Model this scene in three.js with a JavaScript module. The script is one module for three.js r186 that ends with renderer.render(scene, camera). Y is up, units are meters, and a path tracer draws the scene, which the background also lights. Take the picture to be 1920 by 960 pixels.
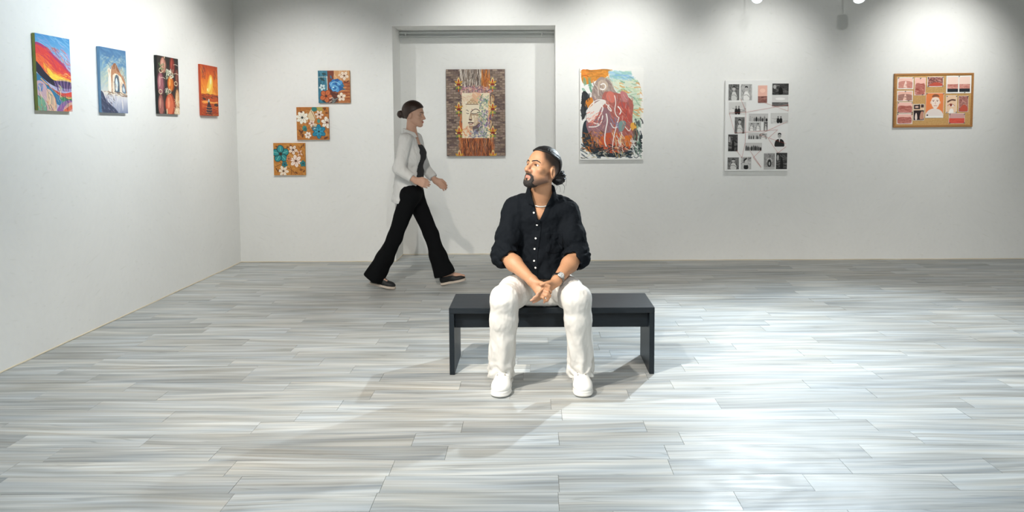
import * as THREE from 'three';
import { mergeGeometries, mergeVertices } from 'three/addons/utils/BufferGeometryUtils.js';
import { RoundedBoxGeometry } from 'three/addons/geometries/RoundedBoxGeometry.js';
import { createNoise2D, createNoise3D } from 'simplex-noise';

// ---------------------------------------------------------------- camera, exposure
const scene = new THREE.Scene();
scene.background = new THREE.Color(0x000000);
const renderer = new THREE.WebGLRenderer({ antialias: true });
renderer.toneMapping = THREE.LinearToneMapping;
renderer.toneMappingExposure = 1.36;
renderer.shadowMap.enabled = true;
const EYE = 1.47;
// 24 mm lens, optical axis dipped 3.6 degrees; the picture is the lower part of a taller frame
const camera = new THREE.PerspectiveCamera(2 * Math.atan(640 / 1280) * 180 / Math.PI, 2, 0.05, 60);
camera.position.set(0, EYE, 0);
camera.rotation.order = 'YXZ';
camera.rotation.set(-Math.atan(80 / 1280), 0, -0.25 * Math.PI / 180);
camera.setViewOffset(2560, 1280, 280, 320, 1920, 960);
scene.add(camera);

// ---------------------------------------------------------------- the lamps of the room (track spotlights): [position, target, candela, colour, half angle in degrees, penumbra, label]
const NEUTRAL = [1, 1, 0.965], COOL = [0.82, 0.93, 1.0], WARM = [1, 0.92, 0.82];
const LAMPS = [
  [[4.42, 3.06, -6.1], [4.36, 2.0, -7.48], 6, NEUTRAL, 40, 1, 'white track spotlight aimed at the cork pinboard'],
  [[2.42, 3.06, -6.1], [2.44, 1.95, -7.48], 4.1, NEUTRAL, 38, 1, 'white track spotlight aimed at the white photo collage board'],
  [[0.95, 3.06, -6.1], [0.9, 2.0, -7.48], 5.2, NEUTRAL, 42, 1, 'white track spotlight aimed at the abstract horse painting'],
  [[-0.45, 3.06, -6.1], [-0.45, 1.65, -7.9], 4.6, NEUTRAL, 46, 1, 'white track spotlight aimed at the stone face collage in the niche'],
  [[-2.3, 3.06, -5.6], [-2.4, 1.2, -7.48], 6.8, NEUTRAL, 42, 1, 'white track spotlight aimed at the three flower canvases'],
  [[-1.7, 3.06, -4.7], [-3.24, 1.5, -4.7], 7.2, COOL, 50, 1, 'white track spotlight aimed at the red mountain painting'],
  [[-1.7, 3.06, -5.9], [-3.24, 1.5, -5.9], 7, NEUTRAL, 50, 1, 'white track spotlight aimed at the jar painting'],
  [[-2.8, 3.0, -1.3], [0.05, 0.75, -4.0], 39, WARM, 16, 0.8, 'white track spotlight aimed at the seated man from the left'],
  [[-1.05, 3.06, -2.65], [-0.95, 0, -4.4], 22, WARM, 46, 1, 'white track spotlight aimed at the floor left of the bench'],
  [[2.05, 2.66, -6.3], [0.55, 0, -3.5], 32, COOL, 44, 0.8, 'white spotlight at the picture top above the photo collage board'],
  [[2.97, 2.66, -6.3], [2.4, 0, -4.6], 16, COOL, 42, 0.8, 'white spotlight at the picture top right of the photo collage board'],
  [[-1.6, 3.06, -0.9], [-1.5, 0, -1.8], 10, COOL, 50, 1, 'white track spotlight aimed at the front left floor'],
  [[0.5, 3.06, -0.7], [0.3, 0, -2.5], 8, COOL, 48, 1, 'white track spotlight aimed at the front right floor'],
  [[0.3, 3.06, 1.4], [0.3, 0, 1.2], 66, NEUTRAL, 60, 1, 'white track spotlight lighting the floor behind the viewer'],
  [[4.9, 3.06, -2.6], [4.7, 0, -3.6], 36, NEUTRAL, 58, 1, 'white track spotlight lighting the floor at the far right'],
  [[0.6, 3.06, 1.0], [1.6, 0.8, -7.48], 17, NEUTRAL, 34, 1, 'white track spotlight behind the viewer aimed at the back wall'],
];

// ---------------------------------------------------------------- helpers
function rng(seed) { let s = seed >>> 0; return () => { s = (s + 0x6d2b79f5) | 0; let t = Math.imul(s ^ (s >>> 15), 1 | s); t = (t + Math.imul(t ^ (t >>> 7), 61 | t)) ^ t; return ((t ^ (t >>> 14)) >>> 0) / 4294967296; }; }
const n2 = createNoise2D(rng(11)), n3 = createNoise3D(rng(12));
const V = (x, y, z) => new THREE.Vector3(x, y, z);
const lerp = (a, b, t) => a + (b - a) * t, clamp = (x, a = 0, b = 1) => Math.min(b, Math.max(a, x));
const sstep = (a, b, x) => { const t = clamp((x - a) / (b - a)); return t * t * (3 - 2 * t); };
const names = new Map();
function numbered(name) { const n = names.get(name) ?? 0; names.set(name, n + 1); return n ? name + '_' + String(n).padStart(3, '0') : name; }
function std(color, roughness = 0.6, extra = {}) { return new THREE.MeshStandardMaterial({ color, roughness, metalness: 0, ...extra }); }
function part(name, geometry, material, parent) {
  const m = new THREE.Mesh(geometry, material); m.name = name; m.castShadow = m.receiveShadow = true; if (parent) parent.add(m); return m;
}
function thing(name, label, category, pos = [0, 0, 0], group) {
  const g = new THREE.Group(); g.name = numbered(name); g.position.set(...pos); g.userData = { label, category }; if (group) g.userData.group = group; scene.add(g); return g;
}
function structure(name, geometry, material, label, category = 'wall') {
  const m = part(name, geometry, material, scene); m.userData = { kind: 'structure', label, category }; return m;
}
function box(w, h, d, x = 0, y = 0, z = 0) { const g = new THREE.BoxGeometry(w, h, d); g.translate(x, y, z); return g; }
function span(x0, x1, y0, y1, z0, z1) { return box(x1 - x0, y1 - y0, z1 - z0, (x0 + x1) / 2, (y0 + y1) / 2, (z0 + z1) / 2); }
function rbox(w, h, d, r, x = 0, y = 0, z = 0, seg = 2) { const g = new RoundedBoxGeometry(w, h, d, seg, r); g.translate(x, y, z); return g; }
function tubeAlong(pts, r, seg = 24, rad = 8, closed = false) { return new THREE.TubeGeometry(new THREE.CatmullRomCurve3(pts, closed), seg, r, rad, closed); }
function canvasOf(w, h) { const c = document.createElement('canvas'); c.width = w; c.height = h; return [c, c.getContext('2d')]; }
function canvasTexture(c) { const t = new THREE.CanvasTexture(c); t.colorSpace = THREE.SRGBColorSpace; t.anisotropy = 8; t.magFilter = THREE.LinearFilter; return t; }
function dataTexture(w, h, fn, srgb = true) {
  const d = new Uint8Array(w * h * 4);
  for (let y = 0; y < h; y++) for (let x = 0; x < w; x++) { const c = fn(x / w, y / h), o = (y * w + x) * 4; d[o] = clamp(c[0]) * 255; d[o + 1] = clamp(c[1]) * 255; d[o + 2] = clamp(c[2]) * 255; d[o + 3] = 255; }
  const t = new THREE.DataTexture(d, w, h); t.wrapS = t.wrapT = THREE.RepeatWrapping; t.magFilter = THREE.LinearFilter; t.minFilter = THREE.LinearMipmapLinearFilter; t.generateMipmaps = true;
  if (srgb) t.colorSpace = THREE.SRGBColorSpace; t.needsUpdate = true; return t;
}
// noise that repeats with period 1 in u and v
function tileNoise(u, v, fu, fv, seed) {
  const a = u * 2 * Math.PI, b = v * 2 * Math.PI;
  return n3(Math.cos(a) * fu / 6.283 + seed, Math.sin(a) * fu / 6.283 + Math.cos(b) * fv / 6.283, Math.sin(b) * fv / 6.283 + seed * 1.7);
}

// ---------------------------------------------------------------- room shell
const XL = -3.24, ZB = -7.48, XR = 7.6, ZF = 3.6, HC = 3.25, NZ = -7.9, NX0 = -1.524, NX1 = 0.245, NY = 2.58;
const plasterBump = dataTexture(512, 512, (u, v) => { const k = 0.5 + 0.28 * tileNoise(u, v, 12, 12, 1) + 0.16 * tileNoise(u, v, 40, 40, 2) + 0.1 * tileNoise(u, v, 120, 120, 3); return [k, k, k]; }, false);
const plasterMap = dataTexture(512, 512, (u, v) => {
  const a = tileNoise(u, v, 5, 5, 4) * 0.004 + tileNoise(u, v, 40, 30, 5) * 0.004;
  const scuff = Math.max(0, tileNoise(u, v, 18, 46, 6) - 0.78) * 0.12;
  return [0.925 + a - scuff, 0.925 + a - scuff, 0.915 + a - scuff * 1.2];
});
function wallMaterial(ru, rv) { const m = std(0xffffff, 0.85); m.map = plasterMap.clone(); m.bumpMap = plasterBump.clone(); m.map.repeat.set(ru, rv); m.bumpMap.repeat.set(ru * 1.7, rv * 1.7); m.bumpScale = 0.00018; return m; }
function metreUV(g) { // uv in metres from position and normal
  const p = g.attributes.position, n = g.attributes.normal, uv = g.attributes.uv;
  for (let i = 0; i < p.count; i++) {
    const ax = Math.abs(n.getX(i)), ay = Math.abs(n.getY(i)), az = Math.abs(n.getZ(i));
    if (ax > ay && ax > az) uv.setXY(i, p.getZ(i), p.getY(i)); else if (ay > az) uv.setXY(i, p.getX(i), p.getZ(i)); else uv.setXY(i, p.getX(i), p.getY(i));
  }
  return g;
}
const wallMat = wallMaterial(0.5, 0.5);
structure('wall_left', metreUV(span(XL - 0.2, XL, -0.05, HC, ZB - 0.2, ZF)), wallMat, 'white plaster side wall with the row of four tall canvases');
// back wall with the shallow niche: two piers, the lintel and the niche back
structure('wall_back_left', metreUV(span(XL - 0.2, NX0, -0.05, HC, NZ - 0.2, ZB)), wallMat, 'white plaster back wall left of the niche');
structure('wall_back', metreUV(span(NX1, XR + 0.2, -0.05, HC, NZ - 0.2, ZB)), wallMat, 'white plaster back wall right of the niche');
structure('wall_lintel', metreUV(span(NX0, NX1, NY, HC, NZ - 0.2, ZB)), wallMat, 'white plaster wall above the niche');
structure('wall_niche', metreUV(span(NX0, NX1, -0.05, NY, NZ - 0.2, NZ)), wallMat, 'white plaster back of the shallow niche');
structure('wall_right', metreUV(span(XR, XR + 0.2, -0.05, HC, ZB, ZF)), wallMat, 'white plaster side wall at the far right');
structure('wall_front', metreUV(span(XL - 0.2, XR + 0.2, -0.05, HC, ZF, ZF + 0.2)), wallMat, 'white plaster wall behind the viewer');
structure('ceiling', metreUV(span(XL - 0.2, XR + 0.2, HC, HC + 0.2, NZ - 0.2, ZF + 0.2)), std(0x55544f, 0.9), 'dark painted ceiling above the gallery', 'ceiling');
// thin cream bead of filler where walls meet the floor
const beadMat = std(0xd8cdb6, 0.8);
function bead(x0, z0, x1, z1) {
  const pts = [], L = Math.hypot(x1 - x0, z1 - z0), n = Math.ceil(L / 0.09);
  for (let i = 0; i <= n; i++) { const t = i / n; pts.push(V(lerp(x0, x1, t), 0.003 + 0.002 * n2(t * L * 3.1, x0 + z0), lerp(z0, z1, t))); }
  return tubeAlong(pts, 0.0065, n, 5);
}
structure('baseboard_left', bead(XL, ZF, XL, ZB), beadMat, 'thin cream filler line along the foot of the side wall', 'trim');
structure('baseboard_back', mergeGeometries([bead(XL, ZB, NX0, ZB), bead(NX0, ZB, NX0, NZ), bead(NX0, NZ, NX1, NZ), bead(NX1, NZ, NX1, ZB), bead(NX1, ZB, XR, ZB)]), beadMat, 'thin cream filler line along the foot of the back wall', 'trim');
{ // shutter rail under the niche soffit
  const railMat = std(0xc9ccc9, 0.45), r = structure('trim_1', mergeGeometries([
    span(NX0, NX1, 2.545, 2.575, NZ, NZ + 0.05), span(NX0, NX1, 2.505, 2.522, NZ, NZ + 0.045), span(NX0, NX1, 2.522, 2.545, NZ, NZ + 0.02)]), railMat, 'pale grey metal rail under the niche soffit', 'rail');
  for (const x of [NX0 + 0.075, NX1 - 0.14]) part('bracket', rbox(0.02, 0.045, 0.03, 0.004, x, 2.535, NZ + 0.045), railMat, r);
}

// ---------------------------------------------------------------- floor of striped marble planks
const marble = dataTexture(1024, 2048, (u, v) => {
  const w = 0.0045 * tileNoise(u, v, 4, 3, 20) + 0.0008 * tileNoise(u, v, 9, 8, 21); // bands wander a little
  const vv = v + w;
  const broad = tileNoise(u, vv, 3, 26, 22), mid = tileNoise(u, vv, 4, 90, 23), fine = tileNoise(u, vv, 6, 320, 24), hair = tileNoise(u, vv, 7, 800, 25);
  const warm = tileNoise(u, vv, 3, 18, 26) * 0.5 + 0.5 * tileNoise(u, vv, 5, 60, 27);
  let k = 0.685 + 0.072 * broad + 0.062 * mid + 0.03 * fine + 0.012 * hair;
  const vein = Math.max(0, 1 - Math.abs(tileNoise(u, vv, 3, 60, 28)) * 9) * sstep(0, 0.5, tileNoise(u, v, 4, 12, 29)); k -= 0.09 * vein;
  return [k + 0.020 * warm - 0.006, k + 0.004, k - 0.026 * warm - 0.002];
});
const marbleRough = dataTexture(512, 512, (u, v) => { const k = 0.47 + 0.06 * tileNoise(u, v, 3, 40, 30) + 0.05 * tileNoise(u, v, 9, 9, 31); return [k, k, k]; }, false);
const plankMat = std(0xffffff, 1, { map: marble, roughnessMap: marbleRough, vertexColors: true });
marble.repeat.set(1 / 2.6, 1 / 2.0); marbleRough.repeat.set(0.7, 0.9);
const floor = structure('floor', span(XL - 0.2, XR + 0.2, -0.06, -0.004, NZ - 0.2, ZF + 0.2), std(0x9a958b, 0.9), 'floor of grey and white striped marble planks', 'floor');
{
  const ROW = 0.1355, Z0 = -2.538, R = rng(77), near = [], far = [];
  const fixed = { 0: [-1.213, -0.637, 0.094, 0.803], 1: [-1.24, -0.63, 0.10, 1.135], 2: [-0.62, 0.59, 1.35], 3: [-1.45, -0.4, 0.6, 1.5], '-1': [-0.9, 0.3, 1.2] };
  for (let row = -45; row < 41; row++) {
    let z1 = Z0 - row * ROW, z0 = z1 - ROW; // z1 nearer
    if (z1 <= NZ + 0.02 || z0 >= ZF) continue;
    let a = XL, b = XR;
    if (z0 < ZB - 0.01) { if (z1 < ZB - 0.02) { a = NX0; b = NX1; } }
    z0 = Math.max(z0, NZ); z1 = Math.min(z1, ZF);
    const cuts = fixed[row] ? [...fixed[row]] : [];
    let x = cuts.length ? cuts[cuts.length - 1] : a + 0.2 + 0.8 * R();
    if (!cuts.length) cuts.push(x);
    while (x < b - 0.6) { x += 0.55 + 0.85 * R(); if (x < b - 0.15) cuts.push(x); }
    x = cuts[0]; while (x > a + 0.6) { x -= 0.55 + 0.85 * R(); if (x > a + 0.15) cuts.unshift(x); }
    const xs = [a, ...cuts.filter((c) => c > a + 0.1 && c < b - 0.1), b];
    for (let i = 0; i + 1 < xs.length; i++) {
      const x0 = xs[i] + 0.0008, x1 = xs[i + 1] - 0.0008, lo = z0 + 0.0007, hi = z1 - 0.0007, dy = (R() - 0.5) * 0.0006;
      const g = span(x0, x1, -0.005, dy, lo, hi), uv = g.attributes.uv, p = g.attributes.position, du = R() * 2.6, dv = R() * 2, flip = R() < 0.5 ? -1 : 1;
      for (let k = 0; k < p.count; k++) uv.setXY(k, p.getX(k) * flip + du, p.getZ(k) * flip + dv + p.getY(k));
      const t = R(), s = 0.955 + (R() - 0.5) * 0.26, warm = (R() - 0.45) * 0.035, col = [];
      for (let k = 0; k < p.count; k++) col.push(s * (1 + warm), s, s * (1 - warm * 1.3));
      g.setAttribute('color', new THREE.Float32BufferAttribute(col, 3));
      const zc = -(lo + hi) / 2, seen = zc > 2.4 && x1 > -zc * 0.79 - 0.15 && x0 < zc * 0.74 + 0.15;
      (seen && zc < 6.75 ? near : far).push([zc, g]);
    }
  }
  near.sort((p, q) => p[0] - q[0]);
  near.forEach(([, g], i) => { if (i < 300) part('marble_plank', g, plankMat, floor); else far.push([0, g]); });
  const rest = part('distant_planks', mergeGeometries(far.map((f) => f[1])), plankMat, floor); rest.userData = { kind: 'stuff' };
}

// ---------------------------------------------------------------- track spotlights
{
  const white = std(0xe9e9e6, 0.5), housing = new THREE.LatheGeometry([[0, -0.075], [0.03, -0.075], [0.05, -0.06], [0.053, 0.05], [0.05, 0.053], [0.046, 0.05], [0.045, 0.03], [0, 0.03]].map(([r, y]) => new THREE.Vector2(r, y)), 28);
  const lens = new THREE.CircleGeometry(0.045, 28); lens.rotateX(-Math.PI / 2); lens.translate(0, 0.034, 0);
  for (const [pos, to, cd, rgb, deg, pen, label] of LAMPS) {
    const g = thing('track_spotlight', label, 'spotlight', pos, 'ceiling track spotlights');
    const head = new THREE.Group(); head.name = 'lamp_head';
    const dir = V(to[0] - pos[0], to[1] - pos[1], to[2] - pos[2]).normalize(), q = new THREE.Quaternion().setFromUnitVectors(V(0, 1, 0), dir);
    const h = part('lamp_housing', housing, white, g); h.quaternion.copy(q);
    part('lamp_lens', lens, new THREE.MeshStandardMaterial({ color: 0xffffff, roughness: 0.3, emissive: new THREE.Color().setRGB(...rgb), emissiveIntensity: 6 }), h);
    const back = V(0, 0.0, 0).addScaledVector(dir, -0.03);
    part('lamp_stem', tubeAlong([back, V(back.x, HC - pos[1] - 0.02, back.z)], 0.009, 2, 8), white, g);
    part('ceiling_mount', rbox(0.05, 0.024, 0.16, 0.006, back.x, HC - pos[1] - 0.012, back.z), white, g);
    const L = new THREE.SpotLight(new THREE.Color().setRGB(...rgb), cd, 0, deg * Math.PI / 180, pen, 2);
    L.position.copy(dir).multiplyScalar(0.06); L.target.position.copy(dir).multiplyScalar(3); L.castShadow = true; L.shadow.radius = 1.6; L.name = 'spotlight_beam';
    g.add(L); g.add(L.target); L.target.name = 'beam_target';
  }
}

// ---------------------------------------------------------------- bench
const BENCH = { x0: -0.505, x1: 0.717, z0: -4.345, z1: -3.99, h: 0.405 };
{
  const grain = dataTexture(512, 512, (u, v) => { const k = 0.5 + 0.25 * tileNoise(u, v, 4, 60, 41) + 0.2 * tileNoise(u, v, 6, 200, 42); return [k, k, k]; }, false);
  const tone = dataTexture(512, 512, (u, v) => { const k = 0.90 + 0.05 * tileNoise(u, v, 3, 40, 43) + 0.05 * tileNoise(u, v, 8, 10, 44); return [k * 0.98, k, k]; });
  const paint = new THREE.MeshPhysicalMaterial({ color: new THREE.Color().setRGB(0.013, 0.019, 0.026), roughness: 0.42, specularIntensity: 0.6, map: tone, bumpMap: grain, bumpScale: 0.0006 });
  const { x0, x1, z0, z1, h } = BENCH, cx = (x0 + x1) / 2, cz = (z0 + z1) / 2, w = x1 - x0, d = z1 - z0;
  const b = thing('bench', 'black painted wooden bench the man sits on', 'bench', [cx, 0, cz]);
  part('seat', rbox(w, 0.034, d, 0.003, 0, h - 0.017, 0), paint, b);
  for (const s of [-1, 1]) part('side_panel', rbox(0.03, h - 0.034, d - 0.004, 0.003, s * (w / 2 - 0.015), (h - 0.034) / 2, 0), paint, b);
  part('apron', rbox(w - 0.06, 0.1, 0.024, 0.002, 0, h - 0.034 - 0.05, d / 2 - 0.07), paint, b);
}

// ---------------------------------------------------------------- pictures: flat prints drawn in code
function curve(c, pts, closed = true) { // smooth path through points
  const n = pts.length; c.beginPath();
  if (closed) { const m = (i) => [(pts[i % n][0] + pts[(i + 1) % n][0]) / 2, (pts[i % n][1] + pts[(i + 1) % n][1]) / 2]; c.moveTo(...m(n - 1)); for (let i = 0; i < n; i++) c.quadraticCurveTo(...pts[i], ...m(i)); c.closePath(); }
  else { c.moveTo(...pts[0]); for (let i = 1; i < n - 1; i++) c.quadraticCurveTo(...pts[i], (pts[i][0] + pts[i + 1][0]) / 2, (pts[i][1] + pts[i + 1][1]) / 2); c.lineTo(...pts[n - 1]); }
}
function fillc(c, col, pts) { curve(c, pts); c.fillStyle = col; c.fill(); }
function linec(c, col, w, pts) { curve(c, pts, false); c.strokeStyle = col; c.lineWidth = w; c.lineCap = 'round'; c.stroke(); }
function poly(c, col, pts) { c.beginPath(); pts.forEach((p, i) => (i ? c.lineTo(...p) : c.moveTo(...p))); c.closePath(); c.fillStyle = col; c.fill(); }
function oval(c, col, x, y, rx, ry, rot = 0) { c.beginPath(); c.ellipse(x, y, rx, ry, rot, 0, 7); c.fillStyle = col; c.fill(); }
function ring(c, col, w, x, y, rx, ry, rot = 0, a = 0, b = 6.3) { c.beginPath(); c.ellipse(x, y, rx, ry, rot, a, b); c.strokeStyle = col; c.lineWidth = w; c.stroke(); }
function rect(c, col, x, y, w, h) { c.fillStyle = col; c.fillRect(x, y, w, h); }
function grad(c, x0, y0, x1, y1, stops) { const g = c.createLinearGradient(x0, y0, x1, y1); stops.forEach(([t, s]) => g.addColorStop(t, s)); return g; }
function dabs(c, R, n, cols, x0, y0, x1, y1, len, w, ang, spread, alpha = 0.6) { // brush marks
  c.save(); c.globalAlpha = alpha; c.lineCap = 'round';
  for (let i = 0; i < n; i++) {
    const x = lerp(x0, x1, R()), y = lerp(y0, y1, R()), a = ang + (R() - 0.5) * spread, l = len * (0.4 + R()), b = (R() - 0.5) * l * 0.5;
    c.strokeStyle = cols[(R() * cols.length) | 0]; c.lineWidth = w * (0.4 + R()); c.beginPath(); c.moveTo(x - Math.cos(a) * l / 2, y - Math.sin(a) * l / 2);
    c.quadraticCurveTo(x - Math.sin(a) * b, y + Math.cos(a) * b, x + Math.cos(a) * l / 2, y + Math.sin(a) * l / 2); c.stroke();
  }
  c.restore();
}
function flower(c, x, y, r, petals, col, edge, core, rot = 0, fat = 0.42) {
  for (let i = 0; i < petals; i++) { const a = rot + i * 2 * Math.PI / petals; oval(c, edge, x + Math.cos(a) * r * 0.58, y + Math.sin(a) * r * 0.58, r * 0.5, r * fat, a); oval(c, col, x + Math.cos(a) * r * 0.6, y + Math.sin(a) * r * 0.6, r * 0.42, r * fat * 0.76, a); linec(c, edge, r * 0.04, [[x, y], [x + Math.cos(a) * r * 0.8, y + Math.sin(a) * r * 0.8]]); }
  oval(c, core, x, y, r * 0.2, r * 0.2); oval(c, '#2a1a12', x, y, r * 0.1, r * 0.1);
}
function leaf(c, col, x, y, l, a, vein) { const ca = Math.cos(a), sa = Math.sin(a), p = (u, v) => [x + u * ca - v * sa, y + u * sa + v * ca]; fillc(c, col, [p(0, 0), p(l * 0.3, l * 0.22), p(l * 0.75, l * 0.14), p(l, 0), p(l * 0.75, -l * 0.14), p(l * 0.3, -l * 0.22)]); if (vein) linec(c, vein, l * 0.04, [p(0, 0), p(l, 0)]); }

const ART = {
  mountain(c, R) { // 350 x 500
    rect(c, grad(c, 0, 0, 0, 240, [[0, '#3f8fc9'], [0.5, '#7db4da'], [1, '#b9b8d6']]), 0, 0, 350, 500);
    dabs(c, R, 70, ['#5ea6da', '#9cc9e6', '#b7a6d3', '#4c97cf'], 0, 0, 350, 150, 90, 8, 0.35, 0.5, 0.35);
    dabs(c, R, 16, ['#c79ad0', '#e6c9dc'], 200, 90, 350, 200, 70, 9, 0.7, 0.3, 0.5);
    fillc(c, '#a9386f', [[-20, 50], [60, 62], [130, 90], [200, 140], [260, 165], [320, 215], [370, 250], [370, 330], [200, 330], [-20, 200]]);
    fillc(c, '#e0413f', [[-20, 66], [50, 76], [120, 105], [190, 152], [250, 182], [310, 225], [370, 262], [370, 345], [200, 340], [-20, 220]]);
    fillc(c, '#f0693a', [[-20, 120], [60, 140], [120, 175], [160, 205], [220, 235], [300, 265], [370, 290], [370, 350], [-20, 240]]);
    fillc(c, '#f7a23a', [[60, 175], [110, 195], [150, 225], [210, 250], [290, 272], [370, 285], [370, 345], [200, 340], [90, 260]]);
    fillc(c, '#fdd84a', [[95, 205], [150, 240], [210, 262], [300, 285], [370, 292], [370, 335], [200, 330], [120, 270]]);
    dabs(c, R, 130, ['#f25b4a', '#c92f56', '#f98d3d', '#d93a3a', '#b62f63'], 10, 80, 340, 245, 45, 6, 0.65, 0.7, 0.4);
    dabs(c, R, 40, ['#fff0a0', '#fdc93f', '#f7963a'], 120, 235, 345, 310, 28, 5, 0.3, 0.8, 0.55);
    fillc(c, '#1d1d33', [[-20, 165], [40, 205], [75, 240], [110, 262], [150, 290], [200, 300], [260, 292], [370, 300], [370, 345], [230, 345], [150, 330], [80, 300], [-20, 240]]);
    for (let i = 0; i < 16; i++) { const t = i / 15; linec(c, ['#7d5b9d', '#4a3a72', '#a885b8'][i % 3], 6, [[170 + t * 190, 300 - 14 * Math.sin(t * 3.1)], [185 + t * 160, 322], [205 + t * 130, 362]]); }
    fillc(c, '#df4a3d', [[100, 330], [170, 358], [240, 378], [300, 375], [370, 358], [370, 430], [290, 415], [200, 400], [120, 360]]);
    fillc(c, '#2f7aa2', [[-20, 245], [40, 275], [95, 310], [140, 350], [200, 390], [260, 412], [370, 420], [370, 480], [200, 470], [90, 380], [-20, 320]]);
    fillc(c, '#3f8b5e', [[200, 400], [270, 405], [370, 395], [370, 450], [270, 445]]);
    linec(c, '#f5b064', 7, [[40, 290], [95, 325], [150, 355], [215, 392], [300, 410], [355, 405]]); linec(c, '#25213a', 4, [[100, 330], [180, 372], [250, 400], [350, 425]]);
    fillc(c, '#c9a9b4', [[-20, 310], [40, 300], [90, 330], [110, 400], [125, 520], [-20, 520]]); fillc(c, '#e3bf9f', [[80, 350], [130, 360], [170, 410], [190, 470], [170, 520], [100, 520]]);
    fillc(c, '#7a8fc4', [[5, 325], [45, 320], [60, 350], [40, 380], [5, 370]]); fillc(c, '#77a98f', [[-20, 400], [40, 405], [80, 450], [90, 520], [-20, 520]]);
    fillc(c, '#8f5f9f', [[190, 480], [240, 440], [300, 420], [370, 425], [370, 520], [180, 520]]); fillc(c, '#d9a8a0', [[260, 470], [310, 440], [370, 430], [370, 520], [240, 520]]); fillc(c, '#e2694a', [[215, 520], [260, 490], [330, 455], [370, 450], [370, 475], [300, 500], [260, 520]]);
    for (let k = 0; k < 26; k++) { const x = R() * 340, y = 310 + R() * 180; linec(c, ['#2b2438', '#e9d3b0', '#5a3c66', '#e47a50', '#356a72', '#b6c487'][k % 6], 2 + R() * 3, [[x, y], [x + 18, y + 22 * R()], [x + 14, y + 45], [x + 30 * R(), y + 70]]); }
    dabs(c, R, 90, ['#33486e', '#f0c9a0', '#8f4f68', '#8dbb8a', '#d9603f', '#b7a0c8'], 0, 320, 350, 500, 26, 4, 1.1, 1.4, 0.6);
  },
  arch(c, R) { // 350 x 500
    rect(c, grad(c, 0, 0, 0, 320, [[0, '#48739c'], [0.45, '#6f98b4'], [0.75, '#a9b9b4'], [1, '#c9cdc8']]), 0, 0, 350, 500);
    dabs(c, R, 90, ['#d8cfa6', '#e9dfba', '#b8c4b6', '#8fb0c4'], 20, 60, 320, 300, 80, 16, -0.7, 0.7, 0.28); dabs(c, R, 60, ['#3d6791', '#5f8bb2', '#41709b'], 0, 0, 350, 130, 80, 14, 0.4, 0.8, 0.35);
    rect(c, grad(c, 0, 330, 0, 500, [[0, '#e2dccf'], [0.4, '#cfcfd8'], [1, '#7d89a6']]), 0, 335, 350, 165);
    poly(c, '#e9dcc8', [[95, 350], [100, 215], [95, 165], [120, 150], [135, 165], [150, 140], [180, 112], [205, 110], [225, 135], [245, 160], [265, 185], [290, 205], [330, 255], [345, 345], [330, 362], [270, 355], [250, 365], [160, 355]]);
    poly(c, '#b7835f', [[150, 140], [180, 112], [205, 110], [225, 135], [265, 185], [300, 212], [330, 255], [345, 345], [320, 330], [305, 260], [270, 215], [230, 195], [190, 190], [160, 205], [148, 330], [160, 355], [140, 350], [138, 190]]);
    poly(c, '#8d5b3f', [[180, 112], [205, 110], [225, 135], [260, 180], [235, 180], [200, 150], [170, 165], [160, 150]]);
    fillc(c, '#40586c', [[182, 345], [178, 260], [188, 215], [206, 196], [232, 205], [246, 240], [248, 300], [246, 350], [215, 352]]); fillc(c, '#d6e2e4', [[190, 322], [190, 262], [200, 228], [214, 220], [226, 250], [224, 310], [212, 332]]);
    fillc(c, '#5f7f9c', [[282, 340], [280, 285], [292, 262], [312, 268], [328, 305], [334, 345], [305, 345]]); fillc(c, '#cfdfe6', [[292, 330], [292, 290], [303, 280], [316, 305], [318, 332]]);
    dabs(c, R, 150, ['#f6ecd9', '#a06a48', '#c99a78', '#6b4430', '#e6cdb0'], 98, 130, 335, 350, 22, 4, 1.4, 0.9, 0.5); fillc(c, '#f3eadb', [[100, 340], [103, 230], [118, 200], [135, 225], [132, 300], [138, 345]]);
    dabs(c, R, 50, ['#8a5a3c', '#e8ddc9', '#5c4636'], 60, 335, 345, 368, 40, 5, 0.1, 0.4, 0.7);
    dabs(c, R, 120, ['#f2efe9', '#b9bfd4', '#98a0c0', '#e3d3c6', '#8f8fb4'], 60, 365, 350, 495, 50, 5, 1.57, 0.15, 0.35);
    fillc(c, '#3c4660', [[-10, 330], [25, 340], [50, 390], [90, 420], [120, 440], [180, 465], [240, 520], [-10, 520]]); dabs(c, R, 70, ['#565f7e', '#23293c', '#79809c', '#8b6f7a'], 0, 370, 170, 500, 24, 5, 0.8, 0.9, 0.6);
  },
  jars(c, R) { // 350 x 500
    rect(c, '#26221f', 0, 0, 350, 500); dabs(c, R, 160, ['#3d2a22', '#4e3328', '#1a1c1c', '#5b2c22', '#2d3a30'], 0, 0, 350, 500, 60, 9, 1.57, 0.6, 0.5);
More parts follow.
